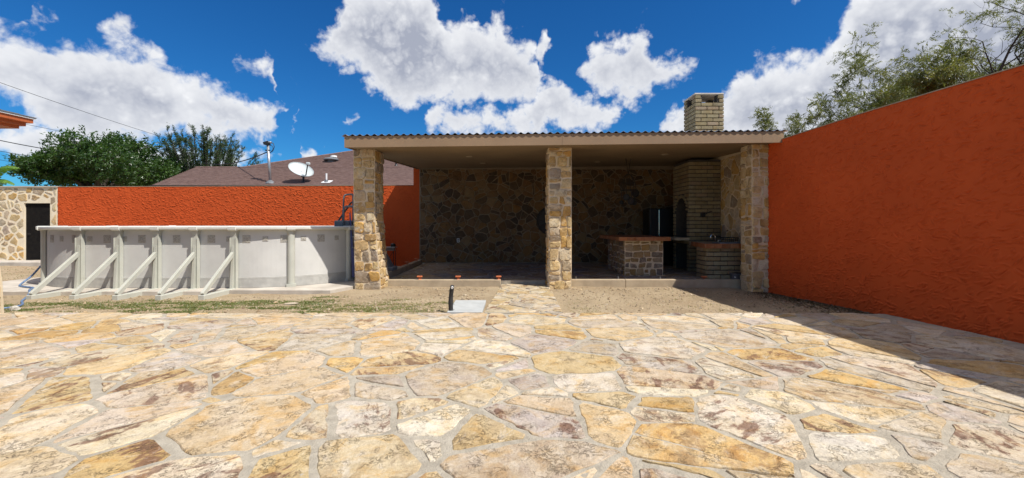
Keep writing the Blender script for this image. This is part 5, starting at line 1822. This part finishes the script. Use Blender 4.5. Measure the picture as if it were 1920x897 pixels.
# ================================================================== TREES
def grow(r, p, d, L, rad, lvl, maxl, segs, tips, spread=0.6, up=0.15, kids=(2, 4), shrink=0.68, wander=0.16):
    """branch skeleton: list of (points, radii); tips collect (point, dir, level)"""
    pts, rr = [Vector(p)], [rad]
    n = 4
    d = Vector(d).normalized()
    for i in range(n):
        d = (d + Vector((r.gauss(0, wander), r.gauss(0, wander), r.gauss(0, wander) + up * .25))).normalized()
        pts.append(pts[-1] + d * (L / n))
        rr.append(rad * (1 - (i + 1) / n * .45))
        if lvl >= maxl - 1:
            tips.append((pts[-1].copy(), d.copy(), lvl))
    segs.append((pts, rr, lvl))
    if lvl < maxl:
        for k in range(r.randint(*kids)):
            t = r.uniform(.35, 1.0) if k else 1.0
            i = min(int(t * n), n)
            a = r.uniform(0, 2 * math.pi)
            o = d.orthogonal().normalized()
            o = o * math.cos(a) + d.cross(o) * math.sin(a)
            nd = (d + o * r.uniform(.35, 1.0) * spread * 1.6 + Vector((0, 0, up))).normalized()
            grow(r, pts[i], nd, L * shrink * r.uniform(.75, 1.2), rr[i] * .65, lvl + 1, maxl, segs, tips, spread, up, kids, shrink, wander)

def leaves(name, pts, dirs, ln, wd, mat, parent, rg, droop=0.0, tintv=None):
    """one rhombic leaf at each point"""
    n = len(pts)
    P_ = np.asarray(pts); D = np.asarray(dirs)
    D = D / (np.linalg.norm(D, axis=1, keepdims=True) + 1e-9)
    D[:, 2] -= droop
    D = D / (np.linalg.norm(D, axis=1, keepdims=True) + 1e-9)
    S = np.cross(D, rg.normal(0, 1, (n, 3)))
    S = S / (np.linalg.norm(S, axis=1, keepdims=True) + 1e-9)
    N_ = np.cross(S, D)
    l = (ln[0] + (ln[1] - ln[0]) * rg.random((n, 1)))
    w = (wd[0] + (wd[1] - wd[0]) * rg.random((n, 1)))
    v0 = P_; v1 = P_ + D * l * .45 + S * w + N_ * w * .25; v2 = P_ + D * l - N_ * l * .08; v3 = P_ + D * l * .45 - S * w + N_ * w * .25
    V = np.stack([v0, v1, v2, v3], 1).reshape(-1, 3)
    Q = np.arange(4 * n).reshape(n, 4)
    tt_ = rg.random(n) if tintv is None else tintv
    T_ = np.zeros((n, 4, 4)); T_[:, :, 3] = tt_[:, None]; T_[:, :, :3] = .5
    return np_mesh(name, V, Q, mat, parent, False, T_.reshape(-1, 4), origin=tuple(P_.mean(0)))

def tubes(segs, name, mat, parent, minr=0.004):
    mb = MB()
    for pts, rr, lvl in segs:
        if max(rr) < minr: continue
        mb.tube(pts, rr, 7 if lvl < 2 else (5 if lvl < 4 else 4), cap=lvl == 0)
    return mb.build(name, mat, parent, smooth=True)

def broad_tree(base, crown_c, crown_r, nclump, label, seed, mat, ln, wd, per, clump_r, flat=.75, upb=.35):
    """tree whose crown is leaf sprays spread through an uneven volume, borne on limbs that reach each spray"""
    r = random.Random(seed); rg = np.random.default_rng(seed)
    t = thing('tree', base, label, 'tree')
    base = Vector(base); crown_c = Vector(crown_c)
    segs = []
    fork = base.lerp(Vector((crown_c.x, crown_c.y, crown_c.z - crown_r[2] * .75)), .9)
    segs.append(([base, base.lerp(fork, .5) + Vector((r.uniform(-.1, .1), 0, 0)), fork], [.24, .2, .17], 0))
    lobes = []
    for k in range(14):
        a = r.uniform(0, 2 * math.pi); e = r.uniform(-.5, 1.0)
        f = r.uniform(.35, .78)
        lobes.append((Vector((crown_c.x + crown_r[0] * f * math.cos(a) * math.cos(e), crown_c.y + crown_r[1] * f * math.sin(a) * math.cos(e), crown_c.z + crown_r[2] * f * math.sin(e))), r.uniform(.30, .52)))
    for c, f in lobes:
        mid = fork.lerp(c, .5) + Vector((r.uniform(-.3, .3), r.uniform(-.3, .3), r.uniform(0, .3)))
        segs.append(([fork, mid, c], [.12, .07, .035], 1))
    PP, DD, TT = [], [], []
    for k in range(nclump):
        c, f = lobes[r.randrange(len(lobes))]
        q = Vector((r.gauss(0, 1), r.gauss(0, 1), r.gauss(0, 1))).normalized() * (r.random() ** .4)
        p = c + Vector((q.x * crown_r[0] * f, q.y * crown_r[1] * f, q.z * crown_r[2] * f))
        od = (p - c).normalized() + Vector((0, 0, upb))
        if k % 4 == 0:
            segs.append(([c, c.lerp(p, .5) + Vector((0, 0, .08)), p], [.02, .014, .007], 3))
        m = int(per * r.uniform(.6, 1.4))
        # a spray: leaves set along a short twig
        ax = (od + Vector((r.gauss(0, .5), r.gauss(0, .5), r.gauss(0, .4)))).normalized()
        s = rg.uniform(-1, 1, m)
        pos = np.array(p)[None] + np.array(ax)[None] * (s[:, None] * clump_r) + rg.normal(0, clump_r * .22, (m, 3))
        dd = np.array(ax)[None] * .7 + rg.normal(0, .7, (m, 3))
        PP.append(pos); DD.append(dd)
        TT.append(np.clip(rg.normal(.25 + .5 * r.random(), .15, m), 0, 1))
    tubes(segs, 'trunk', 'bark', t)
    leaves('crown', np.concatenate(PP), np.concatenate(DD), ln, wd, mat, t, rg, .15, np.concatenate(TT))
    return t

def tp_(x, d): return (x - HX) * d / F
D1 = 23.0
broad_tree((tp_(190, D1), D1, -.05), (tp_(184, D1), D1, 4.55), (3.5, 2.9, 1.85), 2600, 'broad dense dark green tree behind the orange wall', 101, 'leafA', (.11, .20), (.022, .042), 26, .26)
broad_tree((tp_(285, 25), 25, -.05), (tp_(292, 25), 25.5, 4.2), (1.6, 1.5, 1.4), 700, 'smaller dark green tree between the broad tree and the feathery one', 102, 'leafA', (.11, .19), (.02, .04), 24, .24)

def wand_tree(base, label, seed, x0, x1, ytop, d, mat, nw=64):
    """upright wands clothed with narrow leaves"""
    r = random.Random(seed); rg = np.random.default_rng(seed)
    t = thing('tree', base, label, 'tree')
    base = Vector(base)
    segs = [([base, base + Vector((.05, 0, 1.2)), base + Vector((0, 0, 2.2))], [.2, .17, .15], 0)]
    PP, DD, TT = [], [], []
    for k in range(nw):
        f = (k + .5) / nw
        xe = tp_(x0 + (x1 - x0) * f + r.uniform(-8, 8), d)
        ze = 1.4 + (HY - (ytop(f) + abs(r.gauss(0, 14)))) * d / F
        ye = d + r.uniform(-1.6, 1.6)
        end = Vector((xe, ye, ze))
        st_ = base + Vector((r.uniform(-.1, .1), r.uniform(-.1, .1), r.uniform(1.6, 2.2)))
        mid = st_.lerp(end, .5) + Vector(((xe - base.x) * .12, r.uniform(-.2, .2), -.15))
        pts = [st_ * (1 - q) ** 2 + mid * 2 * q * (1 - q) + end * q * q for q in [i / 8 for i in range(9)]]
        segs.append((pts, [.05 * (1 - i / 9) + .006 for i in range(9)], 2))
        for j in range(26):
            q = r.uniform(.18, 1.0)
            p = st_ * (1 - q) ** 2 + mid * 2 * q * (1 - q) + end * q * q
            tang = ((mid - st_) * (1 - q) + (end - mid) * q).normalized()
            ax = (tang + Vector((r.gauss(0, .55), r.gauss(0, .55), r.gauss(0, .4)))).normalized()
            Lt = r.uniform(.25, .75) * (1.15 - .65 * q)
            e2 = p + ax * Lt
            if j % 2 == 0:
                segs.append(([p, e2], [.008, .004], 4))
            m = 30
            s = rg.random(m)
            PP.append(np.array(p)[None] + np.array(ax)[None] * (s[:, None] * Lt) + rg.normal(0, .035, (m, 3)))
            DD.append(np.array(ax)[None] * .9 + rg.normal(0, .55, (m, 3)))
            TT.append(np.clip(rg.normal(.45, .25, m), 0, 1))
    tubes(segs, 'trunk', 'bark', t, .003)
    leaves('crown', np.concatenate(PP), np.concatenate(DD), (.07, .14), (.011, .022), mat, t, rg, .1, np.concatenate(TT))
    return t
def prof2(f):
    return 237 + 26 * abs(math.sin(f * 9.0)) * .8 + (40 * (f - .62) ** 2 * 4 if f > .62 else 0) + (18 if f < .1 else 0)
wand_tree((tp_(385, 26), 26, -.05), 'feathery grey-green tree with upright wands beside the brown roof', 103, 296, 462, prof2, 26, 'leafB')

def mesquite(base, label, seed, maxl, L, rad, d0, nleaf, spread=.62, up=.12, shrink=.74, kids=(2, 4), group=None, mat='leafC', name='tree', stems=1, leafy=.45):
    r = random.Random(seed); rg = np.random.default_rng(seed)
    t = thing(name, base, label, 'tree' if name == 'tree' else 'shrub', group)
    segs, tips = [], []
    for s_ in range(stems):
        dd = Vector(d0) + (Vector((r.gauss(0, .45), r.gauss(0, .35), 0)) if stems > 1 else Vector((0, 0, 0)))
        grow(r, base, dd, L * r.uniform(.85, 1.15), rad, 0, maxl, segs, tips, spread, up, kids, shrink, .2)
    clear = lambda q: q.y > 15.2 or q.x > 6.25 or q.z > 4.15       # nothing grows through the walls or the roof
    segs = [sg for sg in segs if all(clear(q) for q in sg[0])]
    tips = [tp for tp in tips if clear(tp[0]) and clear(tp[0] - Vector((.25, 0, .2)))]
    PP, DD, TT = [], [], []
    for (p, d, lvl) in tips:
        if r.random() > leafy: continue
        for k in range(nleaf):
            # a feather: fine leaflets in two rows along a drooping stalk
            ax = (d * .6 + Vector((r.gauss(0, .7), r.gauss(0, .7), r.gauss(0, .5) - .2))).normalized()
            m = 15
            s = np.linspace(.1, 1, m) * r.uniform(.13, .24)
            q = np.array(p)[None] + np.array(ax)[None] * s[:, None]
            q[:, 2] -= s * s * 1.2
            side = np.array(ax.orthogonal().normalized())
            sg = np.where(np.arange(m) % 2 == 0, 1, -1)[:, None]
            PP.append(q)
            DD.append(np.array(ax)[None] * .5 + side[None] * sg + rg.normal(0, .25, (m, 3)))
            TT.append(np.full(m, min(1, max(0, r.gauss(.5, .25)))))
    tubes(segs, 'trunk', 'bark', t, .0025)
    if PP:
        leaves('crown', np.concatenate(PP), np.concatenate(DD), (.045, .085), (.005, .009), mat, t, rg, .1, np.concatenate(TT))
    return t
mesquite((9.0, 9.2, -.05), 'tall airy mesquite tree with dark forked trunk behind the orange wall', 222, 5, 3.0, .16, (.03, -.03, 1), 3, .95, .12, .64, (4, 5), leafy=.13)
mesquite((10.5, 8.7, -.05), 'leafy olive-green mesquite crown leaning over the end of the orange wall', 225, 5, 3.3, .16, (.0, -.03, 1), 4, .95, .12, .65, (4, 5), leafy=.24)
mesquite((8.15, 9.6, -.05), 'spindly young mesquite with a bare stem behind the orange wall', 207, 4, 2.6, .05, (-.04, 0, 1), 5, .5, .2, .62, (3, 4), leafy=.7)
mesquite((7.5, 10.0, -.05), 'low yellow-green mesquite scrub just behind the orange wall near the pavilion', 209, 4, 2.15, .04, (0, 0, 1), 6, .6, .15, .62, (2, 3), stems=4, name='shrub', leafy=.75)
mesquite((8.3, 10.2, -.05), 'bushy mesquite scrub behind the orange wall beside the spindly young tree', 211, 4, 2.25, .04, (0, 0, 1), 6, .6, .15, .62, (2, 3), stems=4, name='shrub', leafy=.75)
for (x, d, h, sd_, lab) in ((1262, 18.0, 4.9, 301, 'wispy treetop showing above the roof on the far side of the chimney'), (1362, 18.0, 4.9, 302, 'bare wispy twig top beside the chimney'),
                            (1465, 15.0, 4.2, 304, 'small twiggy treetop above the end of the metal roof')):
    mesquite((tp_(x, d), d, -.05), lab, sd_, 4, h * .40, .04, (0, 0, 1), 2, .45, .2, .62, (2, 3), leafy=.35, stems=2)

# banana leaves at the far left
bn_ = thing('banana_plant', (-22.6, 18.2, -.05), 'banana plant with broad torn leaves above the pale stone wall', 'plant')
MB().tube([(-22.6, 18.2, -.05), (-22.55, 18.2, 1.6), (-22.5, 18.2, 2.6)], [.14, .12, .08], 10).build('stem', 'leafD', bn_)
def banana(pts, w, seed):
    r = random.Random(seed)
    mb = MB()
    pts = [Vector(p) for p in pts]
    N_ = 22
    ctr = []
    for i in range(N_ + 1):
        t = i / N_
        ctr.append(pts[0] * (1 - t) ** 2 + pts[1] * 2 * t * (1 - t) + pts[2] * t * t)
    for side in (-1, 1):
        for i in range(N_):
            t = (i + .5) / N_
            ww = w * (math.sin(math.pi * min(1, t * .93 + .05)) ** .55) * r.uniform(.8, 1.05)
            d = (ctr[i + 1] - ctr[i]).normalized()
            s = Vector((0, 0, 1)).cross(d).normalized()
            out = (s * side * .75 + Vector((0, 0, -.55)) + d * .35).normalized() * ww
            g_ = r.uniform(0, .35)
            mb.tint((.5, .5, .5, r.uniform(.1, .9)))
            mb.add([ctr[i], ctr[i + 1], ctr[i].lerp(ctr[i + 1], 1 - g_) + out, ctr[i] + out * r.uniform(.9, 1)], [(0, 1, 2, 3)])
    mb.tint((.5, .5, .5, 1)).tube(ctr, [.03 * (1 - i / (N_ + 2)) + .004 for i in range(N_ + 1)], 5)
    mb.build('leaf', 'leafD', bn_)
banana([(-22.5, 18.2, 2.5), (-22.0, 18.0, 4.2), tuple(px(36, 315, 18))], .32, 1)
banana([(-22.5, 18.2, 2.5), (-21.8, 18.0, 3.7), tuple(px(28, 346, 18))], .30, 2)
banana([(-22.5, 18.2, 2.5), (-23.4, 18.0, 4.4), (-24.4, 18.2, 3.3)], .3, 3)

# ================================================================== GRASS AND PEBBLES
rg = np.random.default_rng(77)
def scatter(n, x0, x1, y0, y1, patches, base=0.0):
    """points kept where the patch density allows"""
    x = rg.uniform(x0, x1, n); y = rg.uniform(y0, y1, n)
    d = np.full(n, base)
    for (cx, cy_, rx, ry, w) in patches:
        d += w * np.exp(-((x - cx) / rx) ** 2 - ((y - cy_) / ry) ** 2)
    fine_ = .5 + .25 * np.sin(5.3 * x + 2.2 * np.sin(3.1 * y)) * np.sin(11.1 * y + 1.7 * np.sin(2.7 * x)) + .25 * np.sin(13.7 * x + 4 * np.sin(5.3 * y)) * np.sin(17.3 * y + 3 * np.sin(7.7 * x))
    d *= .1 + 1.7 * np.clip(fine_, 0, 1) ** 2
    keep = rg.random(n) < d
    return x[keep], y[keep]
pat = [(-8 + .8 * i, 7.8 + .1 * math.sin(i * 2.1), .6, .12, .28) for i in range(7)] + [(1.15, 7.3, .25, .5, .4)]
gr_ = random.Random(8)
for k in range(170):
    gxk = gr_.uniform(-9.2, -1.2)
    gyk = 7.55 + gr_.gauss(0, .33) if gxk < -3.5 else 7.35 + gr_.gauss(0, .3)
    pat.append((gxk, gyk, gr_.uniform(.05, .32), gr_.uniform(.03, .09), gr_.uniform(.6, 1.8) * (1 if gxk < -3.2 else .5)))
for k in range(60):
    pat.append((gr_.uniform(.95, 5.2), gr_.uniform(6.85, 8.6), gr_.uniform(.04, .22), gr_.uniform(.03, .08), gr_.uniform(.15, .5)))
x1_, y1a = scatter(150000, -8.9, -.5, 6.8, 8.6, pat, .010)
x2_, y2a = scatter(26000, .95, 5.4, 6.8, 9.6, pat, .02)
x3_, y3a = scatter(42000, -19, -11.0, 9.6, 14.7, [(-15, 10.6, 2.5, .5, .7), (-14, 12.2, 2.5, .6, .35), (-14, 9.9, 2.2, .3, .7), (-14, 13.6, 2.6, .3, .35)], .02)
x4_, y4a = scatter(7000, -12, -8.7, 6.9, 8.6, [(-9.5, 7.6, 1.0, .2, .6)], .02)
gx_ = np.concatenate([x1_, x2_, x3_, x4_]); gy_ = np.concatenate([y1a, y2a, y3a, y4a])
ok_ = ~((gx_ > -1.06) & (gx_ < -.45) & (gy_ > 6.75) & (gy_ < 7.86)) & ~((gx_ > -12.2) & (gy_ > 8.6) & (gx_ < -3.5))
gx_, gy_ = gx_[ok_], gy_[ok_]
n = len(gx_)
gz_ = ground_z(gx_, gy_) - .006
h = rg.uniform(.010, .032, n); a_ = rg.uniform(0, 6.28, n); lean = rg.uniform(.4, 2.0, n)
w = rg.uniform(.005, .010, n)
dx, dy = np.cos(a_), np.sin(a_)
v0 = np.stack([gx_ - dy * w, gy_ + dx * w, gz_], 1); v1 = np.stack([gx_ + dy * w, gy_ - dx * w, gz_], 1)
v2 = np.stack([gx_ + dx * h * lean, gy_ + dy * h * lean, gz_ + h], 1)
V = np.stack([v0, v1, v2], 1).reshape(-1, 3)
green = np.clip(rg.normal(np.where(gx_ < -3.2, .28, np.where(gx_ < -1, .5, .7)), .26, n), 0, 1)
T_ = np.zeros((n, 3, 4)); T_[:, :, 3] = green[:, None]; T_[:, :, :3] = .5
go_ = np_mesh('grass', V, np.arange(3 * n).reshape(n, 3), 'grass', None, False, T_.reshape(-1, 4))
tag(go_, 'thin patchy green and dry grass growing in the dirt', 'grass', kind='stuff')
# pebbles and crumbs of soil
xp, yp = scatter(26000, -9, 5.4, 6.8, 9.8, [], .5)
xq, yq = scatter(2500, -19, -11, 9.6, 14.7, [], .5)
xp = np.concatenate([xp, xq]); yp = np.concatenate([yp, yq])
ok_ = ~((xp > -.5) & (xp < .95)) & ~((xp > -1.06) & (xp < -.45) & (yp < 7.86)) & ~((xp > -12.2) & (yp > 8.6) & (xp < -2.8))
xp, yp = xp[ok_], yp[ok_]
n = len(xp)
s = rg.gamma(2.0, .0045, n) + .004
z = ground_z(xp, yp)
octa = np.array([(1, 0, 0), (0, 1, 0), (-1, 0, 0), (0, -1, 0), (0, 0, .7), (0, 0, -.7)], dtype=float)
V = octa[None] * s[:, None, None] * rg.uniform(.6, 1.3, (n, 6, 1))
V = V + np.stack([xp, yp, z + .2 * s], 1)[:, None, :]
tri = np.array([(0, 1, 4), (1, 2, 4), (2, 3, 4), (3, 0, 4), (1, 0, 5), (2, 1, 5), (3, 2, 5), (0, 3, 5)])
Q = (tri[None] + (np.arange(n) * 6)[:, None, None]).reshape(-1, 3)
tn = np.zeros((n, 6, 4)); k_ = rg.uniform(.6, 1.15, (n, 1)); tn[:, :, 0] = .5 * k_; tn[:, :, 1] = .41 * k_; tn[:, :, 2] = .29 * k_; tn[:, :, 3] = rg.random((n, 1))
pb = np_mesh('pebbles', V.reshape(-1, 3), Q, 'pebble', None, False, tn.reshape(-1, 4))
tag(pb, 'scattered pebbles and crumbs of soil on the dirt', 'pebbles', kind='stuff')

# dry leaf litter blown against the foot of the orange wall
n = 2600
ly_ = rg.uniform(6.85, 9.25, n)
lx_ = np.interp(ly_, [6.8, 7.0, 9.3], [5.86, 5.84, 5.57]) - .03 - np.abs(rg.normal(0, .38, n)) ** 1.3
lz_ = ground_z(lx_, ly_) + .004
a_ = rg.uniform(0, 6.28, n)
ll_ = rg.uniform(.012, .035, n); lw_ = ll_ * rg.uniform(.25, .5, n); up_ = rg.uniform(0, .016, n)
dx, dy = np.cos(a_), np.sin(a_)
V = np.stack([np.stack([lx_ - dx * ll_, ly_ - dy * ll_, lz_], 1), np.stack([lx_ - dy * lw_, ly_ + dx * lw_, lz_ + up_], 1),
              np.stack([lx_ + dx * ll_, ly_ + dy * ll_, lz_ + up_ * .5], 1), np.stack([lx_ + dy * lw_, ly_ - dx * lw_, lz_ + up_ * .3], 1)], 1).reshape(-1, 3)
T_ = np.zeros((n, 4, 4)); T_[:, :, 3] = rg.random(n)[:, None]
M['litter'] = leaf_mat('dry leaves', (0.07, 0.055, 0.03), (0.15, 0.105, 0.055), 0.1)
lt = np_mesh('leaf_litter', V, np.arange(4 * n).reshape(n, 4), 'litter', None, False, T_.reshape(-1, 4))
tag(lt, 'dry brown leaf litter along the foot of the orange wall', 'leaf litter', kind='stuff')
